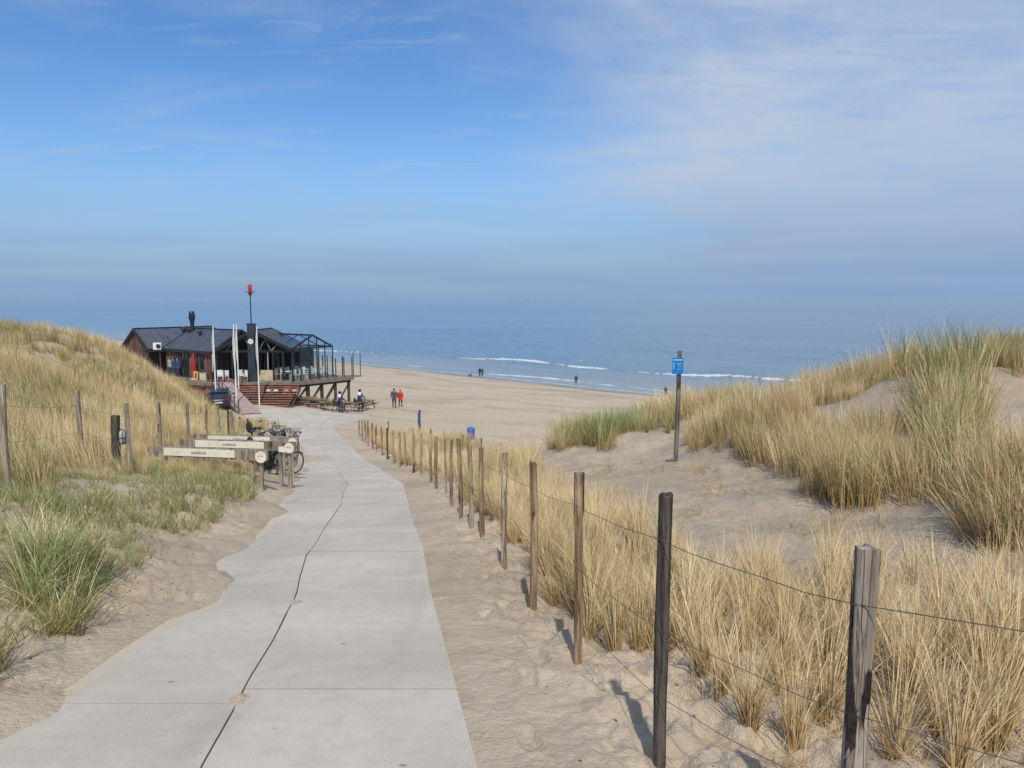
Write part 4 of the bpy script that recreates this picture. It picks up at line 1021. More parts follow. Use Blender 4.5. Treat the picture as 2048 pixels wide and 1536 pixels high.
# flue and roof vents on the big slope (things that stand on the roof)
def on_slope(px, py):
    d = ray(px, py); c = np.array([P_B[0], P_B[1], ZE]); nrm = np.cross(np.array([E1[0], E1[1], 0]), np.array([E2[0] * 2.7, E2[1] * 2.7, ZR - ZE]))
    t = np.dot(c - np.array([0, 0, CZ]), nrm) / np.dot(d, nrm); return np.array([0, 0, CZ]) + d * t
p = on_slope(385, 662); sc_ = p[1] / F
fl = empty('roof_flue', tuple(p), 'tall black bulbous metal flue on the pavilion roof ridge', 'flue')
b = MB(); b.lathe((0, 0, -.15), [(4.5 * sc_, 0), (4.5 * sc_, 12 * sc_), (4 * sc_, 14 * sc_), (4.0 * sc_, 20 * sc_), (6 * sc_, 28 * sc_)], 14); b.build('pipe', mat('flue_metal', (0.03, 0.045, 0.06), .35, .15, metal=.5), fl, world=False)
b = MB(); b.lathe((0, 0, -.15 + 28 * sc_), [(6 * sc_, 0), (6.4 * sc_, 2 * sc_), (5.8 * sc_, 9 * sc_), (4.2 * sc_, 14.5 * sc_), (3.6 * sc_, 15 * sc_)], 14); b.build('cowl', MATS['flue_metal'], fl, world=False)
for (px_, py_, lab, r_) in ((368, 664, 'squat black roof vent left of the tall flue', 5.5), (379, 665, 'squat black roof vent at the foot of the tall flue', 4.5), (400, 671, 'small black roof vent on the slope right of the flue', 4.2)):
    p = on_slope(px_, py_); s_ = p[1] / F
    vt = empty('roof_vent', tuple(p), lab, 'roof vent', 'vents on the pavilion roof')
    b = MB(); b.lathe((0, 0, -.1), [(r_ * .6 * s_, 0), (r_ * .6 * s_, .25)], 10); b.build('neck', FASCIA, vt, world=False)
    b = MB(); b.lathe((0, 0, .14), [(r_ * s_, 0), (r_ * s_, 5 * s_), (r_ * .7 * s_, 7 * s_)], 12); b.build('hood', FASCIA, vt, world=False)

# glass room at the seaward end
C0 = xy_at(584, 64.6); C1 = xy_at(665, 68.3); cw = C1 - C0; WC = np.linalg.norm(cw); ew = cw / WC; el = np.array([-ew[1], ew[0]]); zec = at_depth(584, 698, 64.6)[2]; zrc = zec + 1.08
def gb(a, b_, w=.1, nm='frame_bar'):
    m = MB(); m.beam(a, b_, w); return m.build(nm, FRAME, pav)
gb(v3(C0, zec), v3(C1, zec), .13); gb(v3(C0, zec), v3(C0 + cw / 2, zrc), .13); gb(v3(C1, zec), v3(C0 + cw / 2, zrc), .13); gb(v3(C0 + cw / 2, zrc), v3(C0 + cw / 2 + el * 5.5, zrc), .14)
gb(v3(C0, zec), v3(C0 + el * 5.5, zec), .12); gb(v3(C1, zec), v3(C1 + el * 5.5, zec), .12)
fr_ = np.linspace(0, 1, 6)
for i, t in enumerate(fr_):
    q = C0 + cw * t; top = zec + (zrc - zec) * (1 - abs(t - .5) * 2) if i not in (0, 5) else zec
    gb(v3(q, ZD), v3(q, top), .085, 'mullion')
    if i < 5:
        q2 = C0 + cw * fr_[i + 1]; top2 = zec + (zrc - zec) * (1 - abs(fr_[i + 1] - .5) * 2)
        top = zec + (zrc - zec) * (1 - abs(t - .5) * 2)
        m = MB(); m.add([v3(q, ZD + .02), v3(q2, ZD + .02), v3(q2, top2), v3(q, top)], [(0, 1, 2, 3)]); m.build('pane', GLASS, pav)
for k_ in range(1, 4):
    o_ = el * (k_ * 1.8)
    gb(v3(C0 + o_, zec), v3(C0 + cw / 2 + o_, zrc), .07, 'rafter'); gb(v3(C1 + o_, zec), v3(C0 + cw / 2 + o_, zrc), .07, 'rafter')
    gb(v3(C0 + o_, ZD), v3(C0 + o_, zec), .07, 'mullion'); gb(v3(C1 + o_, ZD), v3(C1 + o_, zec), .07, 'mullion')
    o2 = el * ((k_ - 1) * 1.8)
    for base_ in (C0, C1):
        m = MB(); m.add([v3(base_ + o2, zec + .02), v3(base_ + o_, zec + .02), v3(C0 + cw / 2 + o_, zrc + .02), v3(C0 + cw / 2 + o2, zrc + .02)], [(0, 1, 2, 3)]); m.build('roof_pane', GLASS, pav)
    m = MB(); m.add([v3(C1 + o2, ZD), v3(C1 + o_, ZD), v3(C1 + o_, zec), v3(C1 + o2, zec)], [(0, 1, 2, 3)]); m.build('pane', GLASS, pav)
# solid roof over the inner half of the glass room
for base_ in (C0, C1):
    m = MB(); a, c = base_ + el * 4.4 , base_ + el * 5.8; r0_, r1_ = C0 + cw / 2 + el * 4.4, C0 + cw / 2 + el * 5.8
    m.hexa([v3(a, zec + .03), v3(c, zec + .03), v3(r1_, zrc + .03), v3(r0_, zrc + .03), v3(a, zec + .13), v3(c, zec + .13), v3(r1_, zrc + .13), v3(r0_, zrc + .13)]); m.build('roof_slope', ROOF, pav)

# ---- deck on stilts
A_ = np.array([xa_ - .6, 63.9]); B_ = np.array([C0[0] + .05, 63.75]); C_ = np.array(at_depth(707, 752, (ZD - CZ) / (ray(707, 752)[2] / ray(707, 752)[1]))[:2])
D_ = C_ + el * 9; E_ = np.array([P_A[0] - .5, P_A[1] + 2]); G_ = P_A + nB * 1.6
dk = empty('deck', (float(B_[0]), float(B_[1]), zg(B_[0], B_[1])), 'raised timber terrace on stilts carrying the beach pavilion', 'deck')
poly = [A_, B_, C_, D_, E_, G_]
b = MB(); b.prism([tuple(p) for p in poly], lambda p, q: (p, q, ZD - .14), lambda p, q: (p, q, ZD - .004)); b.build('floor', DECK, dk)
for p, q in ((A_, B_), (B_, C_), (C_, D_), (G_, A_)):
    m = MB(); m.beam(v3(p, ZD - .18), v3(q, ZD - .18), .10, .28); m.build('edge_beam', DECK, dk)
bc = C_ - B_; LBC = np.linalg.norm(bc); ub = bc / LBC; inn = np.array([-ub[1], ub[0]])
for row, off in enumerate((.35, 2.2, 4.2)):
    prev = None
    m = MB(); m.beam(v3(B_ + inn * off + ub * .2, ZD - .42), v3(C_ + inn * off - ub * .1, ZD - .42), .2, .24); m.build('joist', STILT, dk)
    for k_ in range(5):
        q = B_ + inn * off + ub * (.4 + k_ * (LBC - .7) / 4); g_ = zg(q[0], q[1])
        m = MB(); m.tube([v3(q, g_ - .3), v3(q, ZD - .3)], .13, 9); m.build('stilt', STILT, dk)
        if prev is not None and row < 2:
            m = MB(); m.beam(v3(prev[0] - inn * .12, prev[1] + .05), v3(q - inn * .12, ZD - .55), .1, .12); m.build('brace', STILT, dk)
        prev = (q, g_)
for k_ in range(6):
    q = A_ + (B_ - A_) * (k_ / 5) + np.array([0, .35]); g_ = zg(q[0], q[1]); m = MB(); m.tube([v3(q, g_ - .3), v3(q, ZD - .2)], .12, 8); m.build('stilt', STILT, dk)
# windscreen posts and glass along the deck edge
rl = list(np.linspace(0.03, .985, 8)); pts_ = [B_ + bc * t - inn * -.06 for t in rl]
for i, q in enumerate(pts_):
    hh = 1.75 if i > 4 else 2.0
    m = MB(); m.beam(v3(q, ZD), v3(q, ZD + hh), .075); m.build('screen_post', FRAME, dk)
    if i:
        m = MB(); m.add([v3(pts_[i - 1], ZD + .12), v3(q, ZD + .12), v3(q, ZD + 1.6), v3(pts_[i - 1], ZD + 1.6)], [(0, 1, 2, 3)]); m.build('screen_pane', GLASS, dk)
for i in range(1, 5):
    q = C_ + el * (i * 1.3) - ub * .08; m = MB(); m.beam(v3(q, ZD), v3(q, ZD + 1.75), .09); m.build('screen_post', FRAME, dk)
q = C_ + ub * .55; m = MB(); m.box(v3(C_ + ub * .4 + el * .5, ZD - .05), (1.0, 1.3, .1), math.atan2(ub[1], ub[0])); m.build('landing', DECK, dk)
for t in (.0, .9):
    q = C_ + ub * .82 + el * t; m = MB(); m.beam(v3(q, ZD), v3(q, ZD + 2.0), .06); m.build('screen_post', FRAME, dk)
# low boarding under the deck front, left of the steps
board_wall('skirt', G_ + np.array([1.2, 0]), A_ + np.array([.3, .1]), zg(A_[0], A_[1]) - .3, lambda t: ZD - .1, STEPW, .25, dk)
m = MB(); zsk = zg(A_[0] + 2, A_[1]) - .2
for k_ in range(8):
    m.box(((A_[0] + xc_) / 2, A_[1] + .12, zsk + .12 + k_ * .24), (xc_ - A_[0] - .4, .05, .2))
m.build('skirt_boards', STEPW, dk)

for k_, px_ in enumerate((400, 416, 446, 472, 494)):
    x_ = xy_at(px_, 63.9)[0] if px_ > 425 else None
    q = np.array([x_, 63.95]) if x_ is not None else G_ + (A_ - G_) * (.55 + .22 * k_)
    m = MB(); m.beam(v3(q, ZD), v3(q, ZD + 1.05), .07); m.build('screen_post', FRAME, dk)
BENCH = mat('pale_bench', (0.52, 0.45, 0.31), .8, .12, 3)
x_ = xy_at(533, 65.6)[0]; bo = empty('lounge_bench', (x_, 65.6, ZD), 'pale wooden lounge bench right of the chimney column', 'bench')
b = MB(); b.box((0, 0, .22), (1.5, .7, .44)); b.build('seat', BENCH, bo, world=False); b = MB(); b.box((0, .33, .62), (1.5, .12, .4)); b.build('backrest', BENCH, bo, world=False)
for px_, lab in ((405, 'pale planter box beside the folded red parasol'), (444, 'pale planter box behind the ramp top'), (487, 'pale planter box left of the chimney column')):
    x_ = xy_at(px_, 65.3)[0]; bo = empty('planter', (x_, 65.3, ZD), lab, 'planter', 'planters on the terrace')
    b = MB(); b.box((0, 0, .32), (.55, .4, .6)); b.box((0, 0, .63), (.6, .45, .05)); b.build('box', BENCH, bo, world=False)
    b = MB(); rr = random.Random(int(px_))
    for q_ in range(26): b.beam((rr.uniform(-.2, .2), rr.uniform(-.12, .12), .64), (rr.uniform(-.3, .3), rr.uniform(-.2, .2), rr.uniform(.8, 1.0)), .03, .006)
    tag(b.build('leaves', mat('planter_leaf', (0.10, 0.14, 0.06), .7, .3), bo, world=False), kind='stuff')

# broad wooden steps
xs0, xs1 = at_depth(478, 770, 63.7)[0], at_depth(601, 770, 63.5)[0]; gz = zg(xy_at(540, 61)[0], 60.9)
st = empty('stairs', ((xs0 + xs1) / 2, 61, gz), 'broad red-brown timber steps up to the pavilion deck', 'stairs')
nst = 10; rise = (ZD - .02 - gz) / nst
for k_ in range(nst):
    zt_ = ZD - .02 - rise * (k_ + 1) + rise * .25; y1_ = 63.68 - k_ * .32; x0_ = xs0 + k_ * .13; x1_ = xs1 - (.02 * k_)
    b = MB(); b.box(((x0_ + x1_) / 2, y1_ - .17, zt_ - .03), (x1_ - x0_, .37, .06)); s_ = b.build('step', STEPW, st)
    b = MB(); b.box(((x0_ + x1_) / 2, y1_ - .02, zt_ - .12), (x1_ - x0_ - .02, .03, rise - .05)); b.build('riser', mat('riser_dark', (0.11, 0.055, 0.042), .85, .2), s_)
for x__ in (xs0, (xs0 + xs1) / 2, xs1 - .1):
    b = MB(); b.beam((x__ + .1, 63.5, ZD - .45), (x__ + .9 * (x__ == xs0) + .1, 60.7, gz - .15), .08, .2); b.build('stringer', STILT, st)
lowm = mat('pale_item', (0.62, 0.56, 0.52), .7, .1)
# cushions and boards lying on the steps
for k_, (px_, py_, cc, lab) in enumerate(((538, 781, (0.62, 0.58, 0.55), 'pale cushion lying on the upper steps'), (552, 780, (0.66, 0.64, 0.6), 'folded pale board leaning on the steps'), (573, 780, (0.58, 0.27, 0.2), 'orange-red cushion on the steps'), (589, 782, (0.62, 0.36, 0.29), 'salmon cushion at the seaward end of the steps'))):
    d = ray(px_, py_); yy = 62.6; x_, y_, z_ = at_depth(px_, py_, yy); kq = int((63.68 - yy) / .32); zt_ = ZD - .02 - rise * (kq + 1) + rise * .25
    b = MB(); b.box((x_, 63.68 - kq * .32 - .17, zt_ + .045), (.36, .26, .09), .2 * k_); b.add(*ell((x_, 63.68 - kq * .32 - .17, zt_ + .09), (.15, .11, .05)))
    tag(b.build('cushion', mat('cushion_%d' % k_, cc, .8, .08), None), lab, 'cushion', 'cushions on the steps')

# planked ramp with rails
rt0, rt1 = np.array([xa_ + .1, 63.85]), np.array([xa_ + 1.7, 63.85]); rb0, rb1 = np.array(place_px(478, 828)[:2]), np.array(place_px(521, 829)[:2]); gz0 = zg(*rb0) + .05
rp = empty('ramp', v3((rb0 + rb1) / 2, gz0 - .1), 'mauve-grey planked ramp with thin railings beside the steps', 'ramp')
RAMPW = mat('ramp_wood', (0.36, 0.27, 0.255), .85, .12, 2, island=.15)
npk = 46
for k_ in range(npk):
    t0, t1 = k_ / npk, (k_ + .93) / npk
    za, zb_ = ZD + (gz0 - ZD) * t0, ZD + (gz0 - ZD) * t1
    a0, a1, b0, b1 = rt0 + (rb0 - rt0) * t0, rt1 + (rb1 - rt1) * t0, rt0 + (rb0 - rt0) * t1, rt1 + (rb1 - rt1) * t1
    m = MB(); m.hexa([v3(a0, za - .05), v3(a1, za - .05), v3(b1, zb_ - .05), v3(b0, zb_ - .05), v3(a0, za), v3(a1, za), v3(b1, zb_), v3(b0, zb_)]); m.build('plank', RAMPW, rp)
for s0, s1 in ((rt0, rb0), (rt1, rb1)):
    m = MB(); m.beam(v3(s0, ZD - .18), v3(s1, gz0 - .16), .08, .25); m.build('stringer', STILT, rp)
for (s0, s1) in ((rt0, rb0),):
    for k_ in range(8):
        t = k_ / 7; q = s0 + (s1 - s0) * t; z_ = ZD + (gz0 - ZD) * t; m = MB(); m.beam(v3(q, z_ - .1), v3(q, z_ + .95), .05); m.build('rail_post', FRAME, rp)
    for hh in (.35, .65, .95):
        m = MB(); m.tube([v3(s0, ZD + hh), v3(s1, gz0 + hh)], .018, 6); m.build('rail', FRAME, rp)

# flagpoles with furled flags
WHITEP = mat('white_pole', (0.78, 0.78, 0.78), .35, .03); FLAG = mat('furled_cloth', (0.66, 0.65, 0.60), .8, .12, 9, (1, 1, 3), col2=(0.35, 0.35, 0.33))
for px_, pt_, yy, lab in ((428, 653, 58.5, 'white flagpole with furled flag nearest the grassy dune'), (469, 651, 57.6, 'white flagpole with long furled cream flag at the ramp foot'), (474.5, 651, 62.8, 'white flagpole standing just behind the one at the ramp foot'), (515, 656, 60.6, 'white flagpole with furled flag at the foot of the broad steps')):
    x_ = xy_at(px_, yy)[0]; g_ = zg(x_, yy); zt = at_depth(px_, pt_, yy)[2]
    o = empty('flagpole', (x_, yy, g_), lab, 'flagpole', 'white flagpoles before the pavilion')
    b = MB(); b.tube([(0, 0, -.2), (0, 0, (zt - g_) * .5), (0, 0, zt - g_)], [.06, .05, .035], 8); b.build('pole', WHITEP, o, world=False)
    b = MB(); H = zt - g_; rr = random.Random(int(px_)); zz = np.linspace(H * .97, H * .5, 12); V = [(-.02 - .05 * math.sin(i / 11 * math.pi), -.03, z_) for i, z_ in enumerate(zz)]
    b.tube(V, [.02 + .055 * math.sin(min(1, i / 10) * math.pi * .85) + .012 * rr.uniform(-1, 1) for i in range(12)], 7); b.build('flag', FLAG, o, world=False)
    b = MB(); b.add(*ell((0, 0, H + .02), (.05, .05, .05))); b.build('finial', WHITEP, o, world=False)

# picnic tables beneath the terrace
PIC = mat('picnic_wood', (0.215, 0.155, 0.09), .85, .18, 3, (1, 5, 3), island=.2)
def picnic(px_, py_, rz, lab):
    x_, y_, z_ = place_px(px_, py_); o = empty('picnic_table', (x_, y_, z_), lab, 'picnic table', 'picnic tables beside the terrace', rz)
    for k_ in range(4):
        b = MB(); b.box((0, -.285 + k_ * .19, .74), (1.8, .17, .045)); b.build('top_plank', PIC, o, world=False)
    for s_ in (-1, 1):
        b = MB(); b.box((0, s_ * .68, .44), (1.8, .25, .045)); b.build('bench', PIC, o, world=False)
        b = MB(); b.box((s_ * .62, 0, .40), (.05, 1.5, .10)); b.box((s_ * .62, 0, .69), (.05, .72, .07)); b.build('crossbar', PIC, o, world=False)
        for q in (-1, 1):
            b = MB(); b.beam((s_ * .58, q * .28, .70), (s_ * .58, q * .62, 0.0), .10, .05, (1, 0, 0)); b.build('leg', PIC, o, world=False)
for px_, py_, rz, lab in ((613, 812, .15, 'picnic table next to the broad timber steps'), (636, 816, -.3, 'second picnic table from the timber steps'), (662, 821, .4, 'picnic table just behind the cyclist nearer the steps'), (703, 822, .1, 'picnic table between the two cyclists'), (730, 817, -.5, 'picnic table behind the cyclist nearer the sea')):
    picnic(px_, py_, rz, lab)

# white terrace chairs and tables behind the glass
WCH = mat('white_plastic', (0.74, 0.75, 0.74), .45, .04)
def chair(xy, rz, lab, grp):
    o = empty('terrace_chair', v3(xy, ZD), lab, 'chair', grp, rz)
    b = MB(); b.box((0, 0, .45), (.44, .44, .05)); b.build('seat', WCH, o, world=False)
    b = MB(); b.box((0, .21, .72), (.44, .045, .42)); b.build('backrest', WCH, o, world=False)
    for sx in (-1, 1):
        for sy in (-1, 1):
            b = MB(); b.beam((sx * .19, sy * .19, 0), (sx * .19, sy * .19, .45 if sy < 0 else .55), .04); b.build('leg', WCH, o, world=False)
    return o
def table(xy, lab, grp):
    o = empty('terrace_table', v3(xy, ZD), lab, 'table', grp)
    b = MB(); b.box((0, 0, .74), (.75, .75, .04)); b.build('table_top', WCH, o, world=False); b = MB(); b.lathe((0, 0, 0), [(.25, 0), (.25, .03), (.04, .06), (.04, .72)], 10); b.build('pedestal', FRAME, o, world=False)
first = None; rr = random.Random(5)
for i in range(7):
    for j in range(4):
        xy = C0 + ew * (.4 + i * .62) + el * (.45 + j * .85)
        if j == 1 and i % 2 == 0: table(xy, 'small white table among the chairs inside the glass room', 'tables in the glass room'); continue
        if first is None:
            first = chair(xy, rr.uniform(0, 6), 'white chair at the tables inside the glass room', 'white chairs in the glass room')
        else:
            c = copy_tree(first); c.location = v3(xy, ZD); c.rotation_euler = (0, 0, rr.uniform(0, 6))
first = None
for px_, yy in ((438, 64.6), (449, 64.7), (480, 64.9), (490, 64.5)):
    xy = xy_at(px_, yy)
    if first is None: first = chair(xy, .4, 'white chair under the porch left of the chimney column', 'white chairs under the porch')
    else: c = copy_tree(first); c.location = v3(xy, ZD); c.rotation_euler = (0, 0, rr.uniform(0, 6))

# folded red parasol, orange board and blue barrel on the terrace by the front wall
x_, y_ = xy_at(386, 66.3); pa = empty('parasol', (x_, y_, ZD), 'folded red parasol standing before the timber front wall', 'parasol')
b = MB(); b.tube([(0, 0, 0), (0, 0, 2.3)], .03, 8); b.lathe((0, 0, 0), [(.25, 0), (.25, .06), (.05, .08)], 12); b.build('pole', WHITEP, pa, world=False)
b = MB(); b.lathe((0, 0, .7), [(.26, 0), (.28, .2), (.20, .8), (.08, 1.45), (.03, 1.6)], 9); b.build('canopy', mat('red_cloth', (0.32, 0.03, 0.03), .8, .2, 6), pa, world=False)
x_, y_ = xy_at(390, 65.6); sb = empty('sandwich_board', (x_, y_, ZD), 'small orange sandwich board in front of the folded red parasol', 'sign')
b = MB(); b.beam((0, -.15, 0), (0, 0, .75), .42, .03, (0, 1, 0)); b.build('panel', mat('orange_sign', (0.62, 0.30, 0.10), .6, .1), sb, world=False); b = MB(); b.beam((0, .15, 0), (0, .01, .75), .42, .03, (0, 1, 0)); b.build('panel', FASCIA, sb, world=False)
b = MB(); b.beam((0, -.125, .2), (0, -.045, .6), .2, .032, (0, 1, 0)); b.build('panel_print', mat('sign_print', (0.20, 0.10, 0.05), .7, .2), sb, world=False)

# ================================================================== CAR
def car(loc, rz):
    o = empty('parked_car', loc, 'dark blue hatchback parked between the dune and the ramp', 'car', None, rz)
    PA = mat('car_paint', (0.012, 0.022, 0.06), .25, .05, 3, coat=.6); DG = MATS['dark_glass']
    def loft(stations):
        b = MB(); V = []; n = 12
        for (y, hw, z0, z1, r) in stations:
            for j in range(n):
                t = 2 * math.pi * (j + .5) / n; cx, cz = math.cos(t), math.sin(t)
                k_ = 1 / max(abs(cx), abs(cz)) ** r
                V.append((hw * cx * k_ * .98, y, (z0 + z1) / 2 + (z1 - z0) / 2 * cz * k_))
        m = len(stations)
        b.add(V, [(i * n + j, i * n + (j + 1) % n, (i + 1) * n + (j + 1) % n, (i + 1) * n + j) for i in range(m - 1) for j in range(n)], True)
        b.add(V[:n], [tuple(range(n))]); b.add(V[-n:], [tuple(range(n))]); return b
    loft([(-2.0, .74, .32, .78, .7), (-1.92, .84, .26, .92, .75), (-1.2, .87, .22, .95, .8), (0.6, .87, .22, .93, .8), (1.5, .85, .24, .84, .8), (1.95, .72, .3, .7, .7), (2.02, .6, .34, .62, .7)]).build('body', PA, o, world=False)
    loft([(-1.93, .60, .85, .98, .8), (-1.7, .70, .85, 1.33, .75), (-1.35, .70, .85, 1.44, .75), (0.1, .69, .85, 1.43, .75), (0.55, .68, .85, 1.25, .8), (1.15, .70, .82, .9, .8)]).build('cabin_glass', DG, o, world=False)
    loft([(-1.78, .62, 1.33, 1.39, .8), (-1.4, .67, 1.40, 1.49, .8), (0.0, .66, 1.40, 1.48, .8), (.3, .62, 1.34, 1.40, .8)]).build('roof', PA, o, world=False)
    for sx in (-1, 1):
        b = MB(); b.box((sx * .66, -1.93, .80), (.22, .12, .24)); b.build('tail_light', mat('tail_red', (0.30, 0.015, 0.015), .25, .1), o, world=False)
        b = MB(); b.add(*ell((sx * .95, .55, .98), (.10, .06, .07))); b.build('mirror', PA, o, world=False)
        for y in (-1.2, 1.25):
            b = MB(); b.ring((sx * .78, y, .31), .22, .09, (1, 0, 0), 18, 7); w = b.build('wheel', TYRE, o, world=False)
            b = MB(); b.lathe((0, 0, 0), [(.2, -.03), (.2, .03), (.05, .05)], 14); r_ = b.build('rim', RIM, w, world=False); r_.location = (sx * .82, y, .31); r_.rotation_euler = (0, sx * math.pi / 2, 0)
    b = MB(); b.box((0, -2.005, .60), (.52, .02, .11)); b.build('number_plate', mat('plate_pale', (0.62, 0.58, 0.40), .5, .05), o, world=False)
    b = MB(); b.box((0, -1.99, .40), (1.4, .08, .16)); b.build('bumper', BLACK, o, world=False)
cx_, cy_ = xy_at(449, 57.2); car((cx_ - 1.2, cy_ + 2, zg(cx_, cy_ + 2)), .3)

# ================================================================== PEOPLE
SKIN = mat('skin', (0.50, 0.32, 0.23), .6, .05)
def person(loc, heading, label, jacket, trousers, hair, h=1.74, pose='walk', coat=1.0, long_coat=False, hood=False, group=None, name='person'):
    """faces +y in its own frame; one skinned body with clothes as material zones"""
    o = empty(name, loc, label, 'person', group, heading); s = h / 1.75
    st = {'walk': .16, 'stand': .02, 'straddle': 0.0}[pose]; sp = .10 if pose != 'straddle' else .20
    V = [(0, 0, .96), (0, -.01, 1.14), (0, 0, 1.36), (0, .0, 1.50), (0, .02, 1.60), (0, .02, 1.70)]
    Rr = [(.155 * coat, .115 * coat), (.15 * coat, .11 * coat), (.175 * coat, .12 * coat), (.062, .062), (.078, .095), (.07, .085)]
    E = [(0, 1), (1, 2), (2, 3), (3, 4), (4, 5)]; zone = ['j'] * 3 + ['s', 's', 's']
    nose = len(V); V.append((0, .125, 1.60)); Rr.append((.016, .02)); E.append((4, nose)); zone.append('s')
    for sx in (-1, 1):
        f = st * sx
        a = len(V); 
        if pose == 'straddle': arm = [(sx * .19, 0, 1.43), (sx * .27, .10, 1.18), (sx * .26, .34, 1.04), (sx * .25, .42, 1.02)]
        else: arm = [(sx * .19, 0, 1.43), (sx * .265, -.03 - f * .4, 1.16), (sx * .275, .03 - f * 1.0, .93), (sx * .27, .05 - f * 1.2, .84)]
        V += arm; Rr += [(.075 * coat, .075 * coat), (.055 * coat, .055 * coat), (.04, .04), (.035, .042)]; E += [(2, a), (a, a + 1), (a + 1, a + 2), (a + 2, a + 3)]
        b_ = len(V); V += [(sx * sp, 0, .90), (sx * (sp + .01), f * .5 + .03, .50), (sx * (sp + .01), f, .09), (sx * (sp + .02), f + .13, .035)]
        Rr += [(.105, .105), (.07, .072), (.045, .05), (.045, .035)]; E += [(0, b_), (b_, b_ + 1), (b_ + 1, b_ + 2), (b_ + 2, b_ + 3)]
    me = bpy.data.meshes.new('tmp'); me.from_pydata([(p[0] * s, p[1] * s, p[2] * s) for p in V], E, []); t = bpy.data.objects.new('tmp', me); COL.objects.link(t)
    t.modifiers.new('k', 'SKIN'); 
    for i, r in enumerate(Rr): me.skin_vertices[0].data[i].radius = (r[0] * s, r[1] * s)
    me.skin_vertices[0].data[0].use_root = True
    t.modifiers.new('u', 'SUBSURF').levels = 2; t.modifiers['u'].render_levels = 2
    dg = bpy.context.evaluated_depsgraph_get(); body = bpy.data.meshes.new_from_object(t.evaluated_get(dg)); bpy.data.objects.remove(t); bpy.data.meshes.remove(me)
    body.materials.clear(); JM, TM = mat('cloth_%02d%02d%02d' % tuple(int(c * 99) for c in jacket), jacket, .8, .12, 9), mat('cloth_%02d%02d%02d' % tuple(int(c * 99) for c in trousers), trousers, .8, .12, 9)
    for m in (SKIN, JM, TM, BLACK): body.materials.append(m)
    hem = (.72 if long_coat else .88) * s
    for p in body.polygons:
        c = p.center; ax = abs(c.x); p.use_smooth = True
        if c.z > 1.49 * s and ax < .14 * s: k = 0
        elif (ax > .215 * s and c.z < .90 * s and c.z > .76 * s and pose != 'straddle') or (pose == 'straddle' and c.y > .37 * s and c.z > .9 * s): k = 0
        elif c.z > hem or (ax > .23 * s and c.z > .75 * s): k = 1
        elif c.z > .10 * s: k = 2
        else: k = 3
        p.material_index = k
    link('body', body, None, o)
    b = MB(); hm = mat('hair_%02d%02d%02d' % tuple(int(c * 99) for c in hair), hair, .7, .2, 20)
    V_, F_ = ell((0, -.01 * s, 1.665 * s), (.098 * s, .112 * s, .105 * s)); b.add(V_, F_, True); b.build('hood' if hood else 'hair', hm, o, world=False)
    if long_coat:
        b = MB(); b.lathe((0, 0, .70 * s), [(.20 * s, 0), (.185 * s, .2 * s), (.165 * s, .4 * s)], 14); b.build('coat_skirt', JM, o, world=False)
    return o

def on_ground(px, py):
    x, y, z = place_px(px, py); return (x, y, z)
person(on_ground(788.5, 815), .15, 'person in a long dark grey coat walking on the beach', (0.075, 0.072, 0.08), (0.02, 0.02, 0.024), (0.10, 0.09, 0.085), 1.80, 'walk', 1.25, True)
person(on_ground(801, 813.5), -.05, 'person in a bright red hooded coat walking on the beach', (0.60, 0.025, 0.018), (0.035, 0.02, 0.025), (0.55, 0.03, 0.02), 1.68, 'walk', 1.25, True, True)
person(on_ground(959.5, 753), .4, 'dark clad walker at the water edge beside a lighter one', (0.02, 0.02, 0.025), (0.02, 0.02, 0.025), (0.03, 0.02, 0.02), 1.8, 'walk', 1.2)
person(on_ground(964.5, 753), .4, 'grey clad walker at the water edge beside a darker one', (0.07, 0.075, 0.08), (0.03, 0.03, 0.03), (0.04, 0.03, 0.02), 1.72, 'walk', 1.2)
person(on_ground(1331, 795), -.5, 'lone dark figure at the water edge left of the blue sign pole', (0.03, 0.032, 0.035), (0.03, 0.035, 0.045), (0.03, 0.02, 0.02), 1.75, 'stand', 1.25)
wx, wy = sea_hit(1152, 765); person((wx, wy, -.35), .2, 'dark figure wading in the shallows', (0.02, 0.025, 0.03), (0.02, 0.022, 0.03), (0.03, 0.02, 0.02), 1.75, 'stand', 1.15)
for px_, yy, jc, lab in ((338, 68.6, (0.35, 0.37, 0.40), 'person in a pale grey top on the terrace behind the dune grass'), (345, 68.2, (0.03, 0.07, 0.20), 'person in a blue jacket on the terrace behind the dune grass'), (354, 67.9, (0.03, 0.06, 0.16), 'person in a navy jacket on the terrace before the timber wall')):
    x_, y_ = xy_at(px_, yy); person((x_, y_, ZD), 2.5, lab, jc, (0.04, 0.05, 0.09), (0.10, 0.07, 0.05), 1.72, 'stand', 1.15)
# dog at the water edge
x_, y_, z_ = on_ground(940, 754); dg_ = empty('dog', (x_, y_, z_), 'small dark dog trotting near the two walkers at the water edge', 'dog', None, .6)
me = bpy.data.meshes.new('tmp')
V = [(-.22, 0, .42), (0, 0, .42), (.22, 0, .45), (.36, 0, .58), (.50, 0, .58), (-.42, 0, .55)]; E = [(0, 1), (1, 2), (2, 3), (3, 4), (0, 5)]; Rr = [.09, .09, .12, .075, .045, .02]
for bx, sy in ((0, -1), (0, 1), (2, -1), (2, 1)):
    k_ = len(V); x__ = V[bx][0]; V += [(x__ + (.04 if bx == 0 else 0), sy * .07, .26), (x__ - .05, sy * .07, .14), (x__ - .02, sy * .07, .02)]; Rr += [.05, .03, .03]; E += [(bx, k_), (k_, k_ + 1), (k_ + 1, k_ + 2)]
me.from_pydata(V, E, []); t = bpy.data.objects.new('tmp', me); COL.objects.link(t); t.modifiers.new('k', 'SKIN')
for i, r in enumerate(Rr): me.skin_vertices[0].data[i].radius = (r, r)
me.skin_vertices[0].data[1].use_root = True
